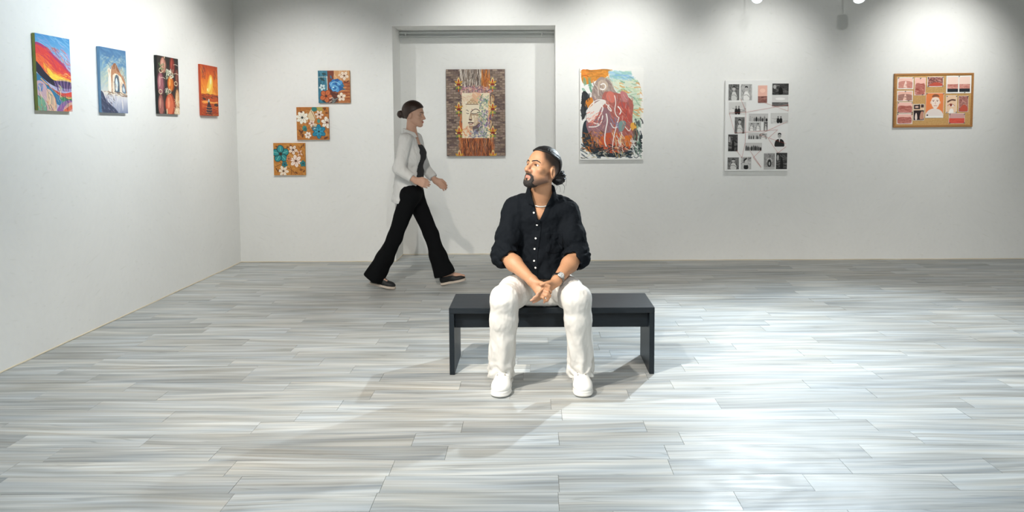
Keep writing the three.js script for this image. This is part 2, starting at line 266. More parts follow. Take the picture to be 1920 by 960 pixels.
    const jar = (x, y, w, h, a, b, hi) => { const p = [[x - w * 0.18, y - h * 0.5], [x + w * 0.18, y - h * 0.5], [x + w * 0.5, y - h * 0.12], [x + w * 0.45, y + h * 0.25], [x + w * 0.22, y + h * 0.5], [x - w * 0.22, y + h * 0.5], [x - w * 0.45, y + h * 0.25], [x - w * 0.5, y - h * 0.12]]; fillc(c, a, p.map(([u, v]) => [x + (u - x) * 1.15, y + (v - y) * 1.1])); fillc(c, b, p.map(([u, v]) => [x - w * 0.05 + (u - x) * 0.85, y + (v - y) * 0.95])); oval(c, hi, x - w * 0.16, y - h * 0.08, w * 0.12, h * 0.26, 0.1); dabs(c, R, 26, [a, hi, '#7a3324'], x - w * 0.4, y - h * 0.4, x + w * 0.4, y + h * 0.42, h * 0.18, 3, 1.5, 0.5, 0.4); };
    jar(100, 75, 95, 130, '#7c5140', '#c98f7c', '#e6b7a4'); jar(250, 70, 90, 160, '#4c1d18', '#862f24', '#b2503c'); jar(55, 235, 110, 190, '#5d3340', '#a0606a', '#cf9a98'); jar(215, 230, 110, 130, '#8a3a12', '#d9741f', '#f2b25a'); jar(325, 180, 70, 170, '#3c211c', '#713a2e', '#9b6150');
    jar(50, 420, 100, 180, '#59332f', '#a5645c', '#d79f8a'); jar(195, 415, 150, 190, '#a33f22', '#e0704a', '#f49b74'); jar(320, 370, 85, 190, '#7d5237', '#d3a173', '#f1d0a0'); jar(320, 480, 120, 90, '#9f7f60', '#e2c59f', '#f5e6cc');
    for (const [x, y, r] of [[60, 125, 28], [300, 225, 26], [190, 300, 24], [45, 310, 26]]) { ring(c, '#d9c9a9', 7, x, y, r, r * 0.7); ring(c, '#8f7a58', 3, x, y, r * 0.75, r * 0.5); }
    dabs(c, R, 70, ['#f3f0e2', '#dfe6cf', '#c4d2a6'], 140, 110, 260, 190, 26, 5, -0.6, 2.4, 0.85); dabs(c, R, 40, ['#f3f0e2', '#6f8f63'], 120, 280, 190, 330, 20, 4, -0.9, 2.2, 0.85); dabs(c, R, 40, ['#5f8f58', '#3f6b42'], 30, 60, 110, 115, 20, 4, 1, 3, 0.8);
    dabs(c, R, 60, ['#f3ead4', '#d9c59c'], 255, 370, 350, 500, 16, 6, 0.6, 3, 0.7); for (const [x, y] of [[300, 60], [305, 140], [85, 190]]) linec(c, '#e9dfc8', 4, [[x - 30, y], [x, y - 9], [x + 40, y + 3]]);
    rect(c, '#d7c7a4', 118, 0, 12, 16); rect(c, '#e9d9b0', 130, 455, 14, 45);
  },
  sunset(c, R) { // 350 x 500
    rect(c, grad(c, 0, 0, 0, 290, [[0, '#b9421a'], [0.35, '#e2681d'], [0.75, '#f39026'], [1, '#f7a837']]), 0, 0, 350, 290); rect(c, grad(c, 0, 275, 0, 500, [[0, '#d55a1b'], [0.5, '#c14a17'], [1, '#a43a13']]), 0, 285, 350, 215);
    dabs(c, R, 90, ['#d9531b', '#f0802a', '#a93412', '#f6a83e'], 0, 0, 350, 270, 70, 12, 1.2, 0.8, 0.3);
    fillc(c, '#f8bc43', [[100, 290], [110, 220], [150, 150], [180, 90], [230, 90], [250, 170], [230, 260], [210, 290]]); fillc(c, '#fde06a', [[125, 265], [150, 215], [175, 160], [190, 105], [222, 105], [232, 160], [205, 225], [160, 268]]); fillc(c, '#fff4b4', [[178, 165], [190, 120], [212, 115], [218, 160], [198, 195]]); fillc(c, '#fff0a4', [[110, 245], [130, 222], [150, 235], [135, 262]]);
    dabs(c, R, 44, ['#5c2a33', '#7a2f28', '#8c3a24'], 20, 25, 95, 130, 30, 6, 1.3, 0.7, 0.6); dabs(c, R, 26, ['#6b2c2c', '#8c3a24'], 265, 40, 345, 120, 26, 5, 1.2, 0.9, 0.6);
    dabs(c, R, 70, ['#6f2a1c', '#8a3a1c', '#3c1c1c'], 0, 285, 350, 345, 40, 6, 0.05, 0.3, 0.6); dabs(c, R, 90, ['#f0852c', '#f7b04a', '#8f2f12', '#e0611d'], 0, 340, 350, 498, 46, 6, 0.05, 0.4, 0.5); fillc(c, '#f3a24a', [[10, 360], [120, 350], [250, 365], [340, 350], [345, 372], [180, 378], [20, 376]]);
    fillc(c, '#2a1a26', [[95, 470], [100, 420], [120, 390], [135, 360], [150, 350], [170, 370], [185, 395], [205, 420], [210, 470], [150, 485]]); oval(c, '#d9c9b4', 150, 345, 16, 12); oval(c, '#8fa4b8', 145, 358, 22, 8); for (let i = 0; i < 6; i++) linec(c, i % 2 ? '#f0a060' : '#4a3a58', 4, [[96 - i * 2, 400 + i * 13], [150, 408 + i * 13], [208 + i * 2, 400 + i * 13]]);
    fillc(c, '#3c1e1c', [[250, 385], [290, 372], [345, 380], [350, 402], [270, 405]]); fillc(c, '#4a2018', [[10, 330], [60, 318], [100, 340], [60, 352]]); dabs(c, R, 30, ['#2a1a1c', '#5a2418'], 90, 465, 230, 492, 30, 4, 0.05, 0.3, 0.6);
  },
  flowersBlue(c, R) { // 350 x 350
    rect(c, '#b8713c', 0, 0, 350, 350); rect(c, '#2c6d86', 0, 0, 110, 350); rect(c, '#7c3a26', 105, 0, 70, 350); rect(c, '#d19a66', 175, 0, 175, 110); rect(c, '#5a2a1e', 130, 180, 90, 170);
    dabs(c, R, 90, ['#3f859c', '#1f5468', '#5b9cae'], 0, 0, 105, 345, 50, 9, 1.57, 0.4, 0.5); dabs(c, R, 90, ['#c98a52', '#a3552c', '#e0ab74', '#8c3f22'], 180, 90, 350, 345, 50, 9, 0.05, 0.4, 0.5); dabs(c, R, 30, ['#e8c79c', '#c88f58'], 180, 5, 345, 90, 40, 8, 1.5, 0.5, 0.5);
    rect(c, '#9a4526', 235, 130, 115, 12); for (let i = 0; i < 5; i++) rect(c, '#8a3a22', 245, 165 + i * 34, 105, 8);
    linec(c, '#e8dfc8', 6, [[98, 60], [103, 140], [100, 225]]); linec(c, '#dfe2d4', 4, [[5, 70], [60, 66], [105, 72]]); leaf(c, '#22464c', 20, 75, 70, 0.6); leaf(c, '#22464c', 40, 30, 60, 0.2);
    oval(c, '#1c4f86', 200, 160, 80, 68); for (let i = 0; i < 9; i++) { const a = i * 0.7; oval(c, ['#2f77b8', '#1d5a9c', '#4f97cf'][i % 3], 200 + Math.cos(a) * 48, 160 + Math.sin(a) * 40, 34, 24, a); } ring(c, '#8ec6e2', 8, 190, 165, 50, 42, 0.3, 2.6, 5.6); oval(c, '#6fb2da', 180, 188, 36, 30, -0.4); oval(c, '#2a6fae', 182, 190, 22, 17, -0.3); oval(c, '#bfe0ee', 168, 182, 10, 7); leaf(c, '#2b6f8c', 250, 150, 50, 0.5); leaf(c, '#24607c', 255, 195, 48, 0.2); leaf(c, '#2b6f8c', 150, 90, 45, -1.9);
    flower(c, 85, 275, 66, 5, '#c96a38', '#8c3a1c', '#5a2414', 0.2, 0.46); flower(c, 45, 180, 34, 5, '#cfe0e2', '#7fa6b4', '#4a6a70', 0.5); flower(c, 290, 55, 48, 5, '#f0e0cc', '#b88a68', '#7c4a30', 0.3); leaf(c, '#f0dcc4', 220, 60, 46, -0.6, '#a06a48'); flower(c, 255, 285, 46, 5, '#f3e6d6', '#c09a7a', '#8a5234', 0.9); dabs(c, R, 26, ['#e6ded0', '#96b0b0', '#3a5a5c'], 130, 290, 210, 348, 24, 5, -0.5, 1.6, 0.8); leaf(c, '#6b3420', 310, 130, 44, -0.6); leaf(c, '#6b3420', 280, 120, 40, 0.3); leaf(c, '#1d3a40', 40, 320, 50, 0.5);
  },
  flowersMixed(c, R) {
    rect(c, '#b9742e', 0, 0, 350, 350); dabs(c, R, 160, ['#c98a3c', '#a45f26', '#9a4f24', '#d39c4c', '#b56a34'], 0, 0, 350, 350, 70, 14, 0.8, 2.2, 0.4); rect(c, '#b3a24c', 225, 0, 60, 60); fillc(c, '#e0cba6', [[120, 90], [150, 40], [165, 20], [190, 60], [215, 140], [160, 160], [135, 130]]); fillc(c, '#d6c39c', [[170, 170], [230, 180], [250, 260], [200, 250]]);
    linec(c, '#8f5a30', 6, [[160, 40], [190, 90], [205, 140]]); linec(c, '#e8dcc4', 4, [[115, 60], [118, 160]]); oval(c, '#2f7a72', 195, 22, 30, 26); oval(c, '#3f8b80', 85, 228, 24, 30); oval(c, '#2c6b70', 96, 238, 16, 22); oval(c, '#4a8f84', 240, 150, 16, 22);
    flower(c, 62, 112, 66, 8, '#f6f1e4', '#c9bda6', '#57615f', 0.2, 0.3); flower(c, 248, 80, 46, 6, '#f0ddcc', '#a8704c', '#5a2a1c', 0.1, 0.32); flower(c, 330, 165, 62, 6, '#f6eee2', '#b0886a', '#8a4a34', 0.3, 0.36); flower(c, 165, 172, 34, 5, '#edd9cb', '#b57c5c', '#6b3420', 0.5); flower(c, 120, 300, 36, 6, '#f8f1ea', '#cba48a', '#a36a4c', 0.2, 0.4); flower(c, 240, 262, 74, 6, '#1f86a4', '#0c4a68', '#1a3038', 0.5, 0.36); flower(c, 240, 262, 46, 6, '#3aa2bc', '#1c6c8c', '#16282e', 1.0, 0.26);
    for (const [x, y, l, a] of [[300, 40, 44, -1], [310, 60, 40, 0.2], [35, 290, 60, -0.9], [20, 240, 46, 0.9], [290, 345, 60, -0.5], [60, 330, 50, -1.5], [40, 40, 36, 0.6], [285, 20, 30, -0.4]]) leaf(c, '#5c2f1a', x, y, l, a, '#8c5a34'); linec(c, '#5c2f1a', 3, [[40, 300], [70, 250], [85, 225]]); dabs(c, R, 24, ['#2c5560', '#e9e0cc'], 150, 195, 205, 235, 18, 4, 0.4, 2, 0.8); linec(c, '#6b3a1e', 3, [[240, 310], [280, 345]]);
  },
  flowersTeal(c, R) {
    rect(c, '#c27f34', 0, 0, 350, 350); dabs(c, R, 150, ['#cf9240', '#b06c28', '#d8a256', '#b87632'], 0, 0, 350, 350, 80, 14, 0.7, 2, 0.4);
    for (const p of [[[150, 30], [190, 60], [200, 110]], [[10, 260], [60, 240], [100, 220]], [[150, 270], [210, 300], [240, 345]], [[230, 240], [300, 280], [340, 300]], [[280, 40], [320, 90], [330, 150]], [[70, 210], [110, 240]], [[180, 250], [200, 290], [190, 345]]]) linec(c, '#5a3018', 4, p);
    flower(c, 78, 118, 90, 5, '#2c8f90', '#0d4a52', '#3a2a20', -0.35, 0.46); for (let i = 0; i < 5; i++) { const a = -0.35 + i * 1.2566; linec(c, '#86c8c0', 5, [[78 + Math.cos(a) * 30, 118 + Math.sin(a) * 30], [78 + Math.cos(a) * 78, 118 + Math.sin(a) * 78]]); }
    flower(c, 218, 75, 50, 5, '#f3e2d0', '#8a4a2c', '#3c1c12', 0.2, 0.4); flower(c, 245, 195, 66, 6, '#f7e6da', '#c08a68', '#8a5a3c', 0.35, 0.36); flower(c, 105, 305, 58, 6, '#f7ead8', '#c99a74', '#8a6a44', 0.1, 0.3); flower(c, 120, 232, 32, 5, '#1f7a84', '#0f4a52', '#20302c', 0.3); flower(c, 325, 225, 34, 5, '#2a7f82', '#12525a', '#243a38', 0.9); flower(c, 290, 110, 36, 4, '#e9c8ac', '#a4603c', '#7c3a20', 0.6, 0.3); flower(c, 168, 170, 30, 5, '#d08a5a', '#8c4a28', '#5a2414', 0.2);
    for (const [x, y, l, a] of [[140, 60, 40, -0.6], [20, 30, 40, 0.5], [300, 60, 40, -1], [330, 40, 36, -1.4], [230, 310, 44, 0.7], [280, 290, 40, 0.2], [20, 270, 40, 1], [320, 320, 36, -0.7], [180, 20, 30, 0.4], [40, 320, 40, -1.2]]) leaf(c, '#6b3c1a', x, y, l, a, '#8f5c2c');
  },
  stoneFace(c, R) { // 700 x 1000
    rect(c, '#6d5a50', 0, 0, 700, 1000);
    for (let y = 0; y < 1000; y += 26) for (let x = -30 + ((y / 26) % 2) * 30; x < 700; x += 58) { if (x > 160 && x < 520) continue; const b = R(); c.fillStyle = ['#7d6a5e', '#8f7a6a', '#6a554e', '#947f74', '#5c4a48', '#a08c7c'][(b * 6) | 0]; c.fillRect(x + 3, y + 3, 52, 20); }
    dabs(c, R, 260, ['#463a38', '#a8968a', '#5d4c60', '#b3a48f', '#3a3030'], 0, 0, 190, 1000, 30, 4, 0.1, 1, 0.5); dabs(c, R, 260, ['#463a38', '#a8968a', '#6d5c50', '#c3b49f', '#8a6a50'], 520, 0, 700, 1000, 30, 4, 0.1, 1, 0.5);
    rect(c, '#8c7a6c', 165, 0, 360, 290); dabs(c, R, 200, ['#2c2422', '#d9cfc4', '#5a4a44', '#b0a294', '#f0e8dc', '#7d6a5c'], 165, 0, 430, 240, 110, 6, 1.57, 0.12, 0.75); dabs(c, R, 70, ['#c9742a', '#8c4a1c', '#e39a4a', '#a85a22'], 425, 0, 520, 220, 110, 8, 1.57, 0.1, 0.8);
    rect(c, '#a85a30', 150, 790, 410, 210); dabs(c, R, 260, ['#3a2018', '#c9733a', '#7d3f22', '#e39a5a', '#5a2c1c', '#8c6a5c'], 150, 790, 560, 1000, 100, 6, 1.57, 0.12, 0.75);
    dabs(c, R, 150, ['#a86a6c', '#d9a08c', '#6b4a68', '#c98f9c', '#e0c0a8'], 170, 200, 540, 290, 40, 10, 0.7, 3, 0.7);
    rect(c, '#efe0c4', 186, 272, 330, 520); fillc(c, '#e6b894', [[300, 260], [420, 270], [430, 340], [380, 400], [310, 380]]); dabs(c, R, 50, ['#f6ecd6', '#e6c8a4', '#d9a888'], 190, 280, 360, 420, 60, 12, 0.5, 2, 0.4);
    c.save(); c.beginPath(); c.rect(186, 272, 330, 520); c.clip();
    fillc(c, '#f1e3c9', [[230, 400], [380, 395], [420, 470], [420, 590], [380, 670], [310, 700], [262, 640], [235, 560]]); // the calm face
    fillc(c, '#b59a80', [[330, 690], [400, 620], [425, 520], [440, 700], [350, 770]]); rect(c, '#8c6f52', 232, 396, 150, 10); for (let i = 0; i < 7; i++) oval(c, '#c9ab84', 255 + i * 18, 385 - (i % 2) * 10, 11, 10); fillc(c, '#d7b48c', [[270, 370], [290, 335], [325, 330], [350, 365]]); linec(c, '#8c6a4c', 3, [[268, 372], [300, 352], [352, 370]]);
    linec(c, '#4a3830', 8, [[292, 490], [320, 462], [360, 455], [395, 478]]); linec(c, '#3a2c28', 7, [[300, 505], [335, 514], [370, 502], [394, 488]]); linec(c, '#4a3830', 6, [[236, 470], [246, 464], [262, 482]]); linec(c, '#3a2c28', 6, [[240, 502], [252, 512], [266, 506]]);
    dabs(c, R, 60, ['#d9c4a4', '#cbb08e', '#bda080'], 330, 520, 420, 660, 50, 12, 1.9, 0.6, 0.35); dabs(c, R, 26, ['#a88a6c', '#8f735a'], 345, 600, 415, 690, 40, 10, 2.1, 0.5, 0.4); fillc(c, '#c4a684', [[292, 480], [300, 520], [306, 560], [312, 576], [286, 572], [284, 530]]); dabs(c, R, 18, ['#9a7c62', '#b59878'], 300, 515, 395, 530, 40, 8, 0.1, 0.3, 0.5); fillc(c, '#b3957a', [[262, 640], [290, 650], [318, 642], [330, 668], [300, 690], [270, 676]]);
    linec(c, '#7d624e', 6, [[292, 495], [283, 530], [272, 560], [270, 575]]); fillc(c, '#6b4f40', [[262, 572], [285, 568], [310, 578], [300, 592], [272, 590]]); linec(c, '#5a3a34', 9, [[262, 612], [285, 606], [318, 614]]); linec(c, '#a8695c', 10, [[268, 630], [290, 638], [314, 626]]); linec(c, '#5a3a34', 5, [[258, 618], [290, 622], [326, 616]]); oval(c, '#c25a4a', 305, 462, 5, 7); fillc(c, '#6b5a5c', [[300, 660], [350, 650], [400, 600], [410, 700], [330, 760]]);
    c.restore();
    dabs(c, R, 210, ['#5f8a68', '#8fb07a', '#3f6b5c', '#b7c49a', '#7d6f9c', '#a89ac4', '#e0d6c0'], 385, 300, 500, 780, 34, 9, 1.2, 3, 0.75); dabs(c, R, 90, ['#8f8fb0', '#6f6f90', '#c9bcc4', '#7a9a7a'], 270, 690, 470, 785, 26, 9, 0.6, 3, 0.75); dabs(c, R, 60, ['#e39a6c', '#d97a4c', '#f0c49a'], 190, 660, 300, 790, 30, 8, 0.9, 2.4, 0.5); dabs(c, R, 40, ['#7d4a80', '#5a3a6c'], 470, 480, 530, 660, 24, 9, 1.5, 1, 0.6); dabs(c, R, 30, ['#f3d9a8', '#e6a45c'], 500, 300, 560, 780, 70, 10, 1.57, 0.1, 0.6); dabs(c, R, 24, ['#c9602c', '#e08a4a'], 150, 500, 186, 720, 70, 9, 1.57, 0.1, 0.6);
    const lily = (x, y) => { for (const [a, l, col] of [[-1.57, 84, '#f6e29a'], [-2.5, 62, '#d9a83a'], [-0.64, 62, '#d9a83a'], [2.6, 44, '#a85a1c'], [0.54, 44, '#a85a1c']]) leaf(c, col, x, y, l, a, '#8c3a14'); leaf(c, '#c8501c', x, y - 8, 54, -1.57, '#5a1c10'); leaf(c, '#e8c44a', x, y + 20, 46, 1.57, '#8c3a14'); leaf(c, '#7d9a3a', x - 8, y + 34, 40, 2.4); leaf(c, '#7d9a3a', x + 8, y + 34, 40, 0.7); oval(c, '#8c2414', x, y + 4, 22, 12); leaf(c, '#c8461c', x, y + 60, 34, 1.57, '#f0c04a'); oval(c, '#f6e29a', x - 34, y + 12, 12, 7, 0.5); oval(c, '#f6e29a', x + 34, y + 12, 12, 7, -0.5); };
    for (const x of [148, 552]) for (const y of [168, 452, 725, 1005]) lily(x, y);
  },
  rider(c, R) { // 700 x 1000, loose paint on a white ground
    rect(c, '#f3f2ee', 0, 0, 700, 1000); 
    const torn = (pts, col) => fillc(c, col, pts.map(([x, y]) => [x + (R() - 0.5) * 26, y + (R() - 0.5) * 26]));
    torn([[10, 20], [80, 5], [120, 30], [320, 5], [325, 90], [200, 110], [120, 180], [30, 170]], '#d98a2c'); torn([[10, 15], [90, 10], [110, 80], [40, 110]], '#f07a1e'); dabs(c, R, 60, ['#c9822c', '#e39a3a', '#a86a24', '#f0a23a'], 30, 20, 320, 110, 70, 14, 0.1, 0.6, 0.6);
    torn([[310, 60], [380, 30], [520, 60], [620, 130], [670, 250], [690, 520], [650, 700], [560, 720], [500, 300], [350, 200]], '#d9e3cf'); dabs(c, R, 90, ['#9cc8e2', '#7fb4da', '#b7d8e2', '#a4d0c0'], 330, 40, 560, 130, 80, 16, 0.2, 0.7, 0.6); dabs(c, R, 170, ['#9cc4a4', '#c4dcb8', '#7fae90', '#e6ecd0', '#f0e2c4', '#e39a4a'], 400, 120, 690, 560, 70, 12, 0.3, 1.4, 0.6); dabs(c, R, 20, ['#7fae90', '#5f9a80'], 40, 130, 140, 260, 60, 14, 1.2, 0.8, 0.6);
    torn([[20, 270], [70, 240], [110, 330], [80, 450], [60, 560], [10, 540]], '#22262a'); torn([[20, 560], [140, 600], [220, 820], [400, 870], [520, 900], [640, 840], [690, 640], [690, 970], [20, 975]], '#23303a'); torn([[40, 360], [120, 310], [160, 330], [120, 430], [60, 430]], '#d9852c');
    torn([[120, 260], [170, 130], [250, 100], [340, 130], [390, 240], [440, 300], [400, 420], [200, 420], [130, 340]], '#a8958c'); torn([[200, 150], [270, 130], [310, 190], [300, 240], [230, 250], [195, 210]], '#c9b4a0'); dabs(c, R, 60, ['#8f7a74', '#c4b3a8', '#7d6a68', '#b59c90', '#f0e8de'], 140, 120, 370, 330, 60, 9, 1.2, 1, 0.55);
    torn([[240, 260], [320, 240], [390, 270], [500, 280], [590, 380], [580, 560], [600, 760], [560, 900], [300, 910], [200, 860], [240, 560]], '#b5665c'); torn([[280, 270], [350, 250], [400, 340], [380, 400], [300, 360]], '#d97a6a'); torn([[440, 250], [510, 270], [540, 380], [470, 360]], '#c97f80'); torn([[400, 360], [560, 380], [570, 600], [420, 560]], '#c4564a'); torn([[60, 560], [170, 420], [330, 440], [360, 640], [290, 860], [190, 820], [90, 720]], '#9a7078');
    torn([[190, 780], [300, 700], [420, 720], [560, 760], [570, 900], [420, 930], [240, 930]], '#cf5a34'); torn([[480, 740], [600, 720], [600, 840], [470, 860]], '#e57a28'); torn([[560, 590], [640, 600], [620, 700], [550, 680]], '#f0b04a'); torn([[420, 580], [520, 570], [480, 700], [420, 690]], '#7fa09c'); torn([[590, 640], [640, 660], [630, 860], [570, 860]], '#7d5f54');
    dabs(c, R, 240, ['#c47a74', '#8f5a5c', '#d98c7c', '#a04a3c', '#b89aa0', '#7d6078', '#e0b4a4'], 130, 300, 580, 880, 60, 9, 1.3, 1.4, 0.5); dabs(c, R, 130, ['#1c2a34', '#2f4450', '#0f1518', '#4a5a60', '#d9d0b8'], 20, 840, 680, 985, 60, 10, 0.2, 1.6, 0.7); dabs(c, R, 90, ['#e58a2c', '#c9601c', '#f0a24a', '#5a3a24'], 30, 690, 260, 900, 44, 9, 1, 2, 0.6); dabs(c, R, 60, ['#1c2226', '#343e44', '#7a9c84'], 600, 560, 690, 960, 50, 11, 1.4, 0.8, 0.7); dabs(c, R, 40, ['#24282c', '#454a50'], 15, 280, 110, 560, 60, 12, 1.4, 0.6, 0.6);
    torn([[60, 560], [90, 460], [170, 380], [260, 340], [300, 370], [230, 430], [200, 530], [120, 590]], '#f0e8e2'); torn([[70, 580], [140, 500], [190, 500], [170, 570], [110, 610]], '#f6d9cf');
    const w = '#f4ede8'; for (const p of [[[70, 480], [110, 400], [190, 340], [270, 345], [290, 400]], [[200, 560], [230, 500], [260, 430], [230, 400]], [[300, 400], [340, 440], [350, 480], [300, 430], [320, 400]], [[380, 300], [400, 360], [380, 460], [400, 520], [430, 540]], [[290, 500], [310, 560], [280, 680], [270, 800], [290, 850]], [[430, 540], [400, 640], [370, 760], [360, 860]], [[250, 520], [240, 600], [180, 640], [100, 640]], [[460, 700], [450, 780], [440, 860]], [[340, 600], [360, 660], [420, 640]], [[500, 640], [540, 700], [560, 660]], [[230, 180], [260, 160], [290, 200], [260, 240], [225, 225]], [[110, 560], [150, 600], [210, 610]], [[420, 420], [460, 460], [440, 500]]]) linec(c, w, 8 + R() * 6, p); dabs(c, R, 40, ['#d9563c', '#f0785c'], 80, 480, 230, 620, 40, 6, -0.7, 0.6, 0.7); dabs(c, R, 60, ['#f6f0e6', '#f3c46a', '#cfd9c9'], 360, 700, 480, 960, 50, 6, 1.3, 0.8, 0.7); dabs(c, R, 26, ['#f3f2ee'], 560, 780, 640, 960, 40, 10, 0.9, 2, 0.8); dabs(c, R, 16, ['#8c9ab8', '#6f80a8'], 340, 540, 430, 660, 60, 8, 1.2, 0.6, 0.6);
    for (let i = 0; i < 40; i++) { const s = R() * 1000; poly(c, '#f3f2ee', [[700, s], [700, s + 40], [690 - R() * 22, s + 20 * R() + 10]]); poly(c, '#f3f2ee', [[0, s], [0, s + 40], [8 + R() * 14, s + 20]]); }
    torn([[590, -20], [710, -20], [710, 330], [680, 220], [640, 120], [560, 60]], '#f3f2ee'); rect(c, '#f3f2ee', 0, 985, 700, 15);
  },
};
// small photographs for the two boards: kind and palette decide the sketch
function snapshot(c, R, kind, x, y, w, h, tone) {
  c.save(); c.beginPath(); c.rect(x, y, w, h); c.clip(); c.translate(x, y);
  const g = (k) => { const q = clamp(k); return tone === 'grey' ? `rgb(${q * 255 | 0},${q * 253 | 0},${q * 250 | 0})` : tone === 'red' ? `rgb(${Math.min(255, 125 + q * 150) | 0},${25 + q * 205 | 0},${15 + q * 200 | 0})` : `rgb(${Math.min(255, q * 230 + 40) | 0},${q * 215 | 0},${q * 195 | 0})`; };
  if (kind === 'figure' || kind === 'pale') {
    const bg = kind === 'pale' ? 0.72 : 0.45; rect(c, g(bg), 0, 0, w, h); dabs(c, R, 40, [g(bg - 0.25), g(bg + 0.2), g(bg - 0.1)], 0, 0, w, h, w * 0.3, w * 0.08, 1.2, 2, 0.5);
    fillc(c, g(kind === 'pale' ? 0.95 : 0.85), [[w * 0.2, h * 1.05], [w * 0.3, h * 0.55], [w * 0.45, h * 0.42], [w * 0.7, h * 0.5], [w * 0.85, h * 1.05]]); oval(c, g(0.75), w * 0.5, h * 0.28, w * 0.15, h * 0.14); fillc(c, g(0.1), [[w * 0.34, h * 0.25], [w * 0.42, h * 0.1], [w * 0.62, h * 0.12], [w * 0.66, h * 0.26], [w * 0.5, h * 0.18]]); linec(c, g(0.3), w * 0.03, [[w * 0.3, h * 0.7], [w * 0.55, h * 0.62], [w * 0.75, h * 0.8]]);
  } else if (kind === 'bust') {
    rect(c, g(0.95), 0, 0, w, h); fillc(c, g(0.1), [[w * 0.02, h * 1.1], [w * 0.08, h * 0.62], [w * 0.36, h * 0.48], [w * 0.64, h * 0.48], [w * 0.92, h * 0.62], [w * 0.98, h * 1.1]]); poly(c, g(0.9), [[w * 0.42, h * 0.45], [w * 0.58, h * 0.45], [w * 0.5, h * 0.72]]); oval(c, g(0.72), w * 0.5, h * 0.26, w * 0.16, h * 0.17); fillc(c, g(0.15), [[w * 0.33, h * 0.24], [w * 0.36, h * 0.08], [w * 0.64, h * 0.08], [w * 0.67, h * 0.24], [w * 0.5, h * 0.14]]); linec(c, g(0.35), w * 0.03, [[w * 0.42, h * 0.28], [w * 0.58, h * 0.28]]);
  } else if (kind === 'twins') {
    rect(c, g(0.85), 0, 0, w, h); dabs(c, R, 20, [g(0.95), g(0.6)], 0, h * 0.5, w, h, w * 0.2, h * 0.06, 0, 0.4, 0.6); for (const k of [0.42, 0.58]) { fillc(c, g(0.1), [[w * (k - 0.09), h], [w * (k - 0.08), h * 0.55], [w * k, h * 0.48], [w * (k + 0.08), h * 0.55], [w * (k + 0.09), h]]); oval(c, g(0.5), w * k, h * 0.4, w * 0.045, h * 0.1); }
  } else if (kind === 'sea') {
    rect(c, g(0.88), 0, 0, w, h); rect(c, g(0.45), 0, h * 0.62, w, h * 0.38); dabs(c, R, 30, [g(0.3), g(0.6)], 0, h * 0.65, w, h, w * 0.3, h * 0.05, 0, 0.2, 0.6); oval(c, g(0.98), w * 0.5, h * 0.3, w * 0.3, h * 0.12);
  } else if (kind === 'dark') {
    rect(c, g(0.22), 0, 0, w, h); dabs(c, R, 40, [g(0.08), g(0.4), g(0.55)], 0, 0, w, h, w * 0.4, h * 0.08, 0.2, 1, 0.5); fillc(c, g(0.04), [[w * 0.35, h], [w * 0.4, h * 0.4], [w * 0.5, h * 0.28], [w * 0.62, h * 0.42], [w * 0.68, h]]); oval(c, g(0.7), w * 0.15, h * 0.3, w * 0.09, h * 0.18);
  } else if (kind === 'crowd') {
    rect(c, g(0.8), 0, 0, w, h); for (let i = 0; i < 9; i++) { const px = w * (0.08 + 0.105 * i), hh = h * (0.35 + 0.25 * R()); fillc(c, g(R() * 0.8), [[px - w * 0.05, h], [px - w * 0.04, h - hh], [px, h - hh * 1.15], [px + w * 0.05, h - hh], [px + w * 0.05, h]]); oval(c, g(0.65), px, h - hh * 1.2, w * 0.025, h * 0.06); }
  } else if (kind === 'arches') {
    rect(c, g(0.6), 0, 0, w, h); dabs(c, R, 40, [g(0.35), g(0.8)], 0, 0, w, h, w * 0.2, h * 0.04, 0, 3, 0.5); fillc(c, g(0.12), [[w * 0.33, h * 0.85], [w * 0.33, h * 0.5], [w * 0.5, h * 0.36], [w * 0.67, h * 0.5], [w * 0.67, h * 0.85]]); ring(c, g(0.85), w * 0.05, w * 0.5, h * 0.55, w * 0.24, h * 0.24, 0, 3.1, 6.3); oval(c, g(0.7), w * 0.5, h * 0.65, w * 0.07, h * 0.12); rect(c, g(0.75), 0, h * 0.86, w, h * 0.14);
  } else if (kind === 'woman') {
    rect(c, g(0.75), 0, 0, w, h); dabs(c, R, 30, [g(0.4), g(0.9)], 0, 0, w, h * 0.7, w * 0.3, w * 0.08, 0.8, 3, 0.5); fillc(c, g(0.78), [[w * 0.05, h], [w * 0.2, h * 0.55], [w * 0.5, h * 0.45], [w * 0.8, h * 0.55], [w * 0.98, h]]); fillc(c, g(0.06), [[w * 0.25, h], [w * 0.3, h * 0.62], [w * 0.5, h * 0.7], [w * 0.68, h * 0.62], [w * 0.75, h]]); oval(c, g(0.82), w * 0.48, h * 0.3, w * 0.16, h * 0.16); fillc(c, g(0.15), [[w * 0.25, h * 0.55], [w * 0.3, h * 0.15], [w * 0.5, h * 0.08], [w * 0.66, h * 0.16], [w * 0.5, h * 0.2], [w * 0.36, h * 0.35]]);
  } else if (kind === 'desert') {
    rect(c, g(0.85), 0, 0, w, h); fillc(c, g(0.45), [[0, h * 0.35], [w * 0.3, h * 0.28], [w * 0.6, h * 0.36], [w, h * 0.26], [w, h * 1.1], [0, h * 1.1]]); dabs(c, R, 60, [g(0.25), g(0.55), g(0.7), g(0.38)], 0, h * 0.4, w, h, w * 0.3, h * 0.05, 0.1, 0.6, 0.6); 
  } else if (kind === 'road') {
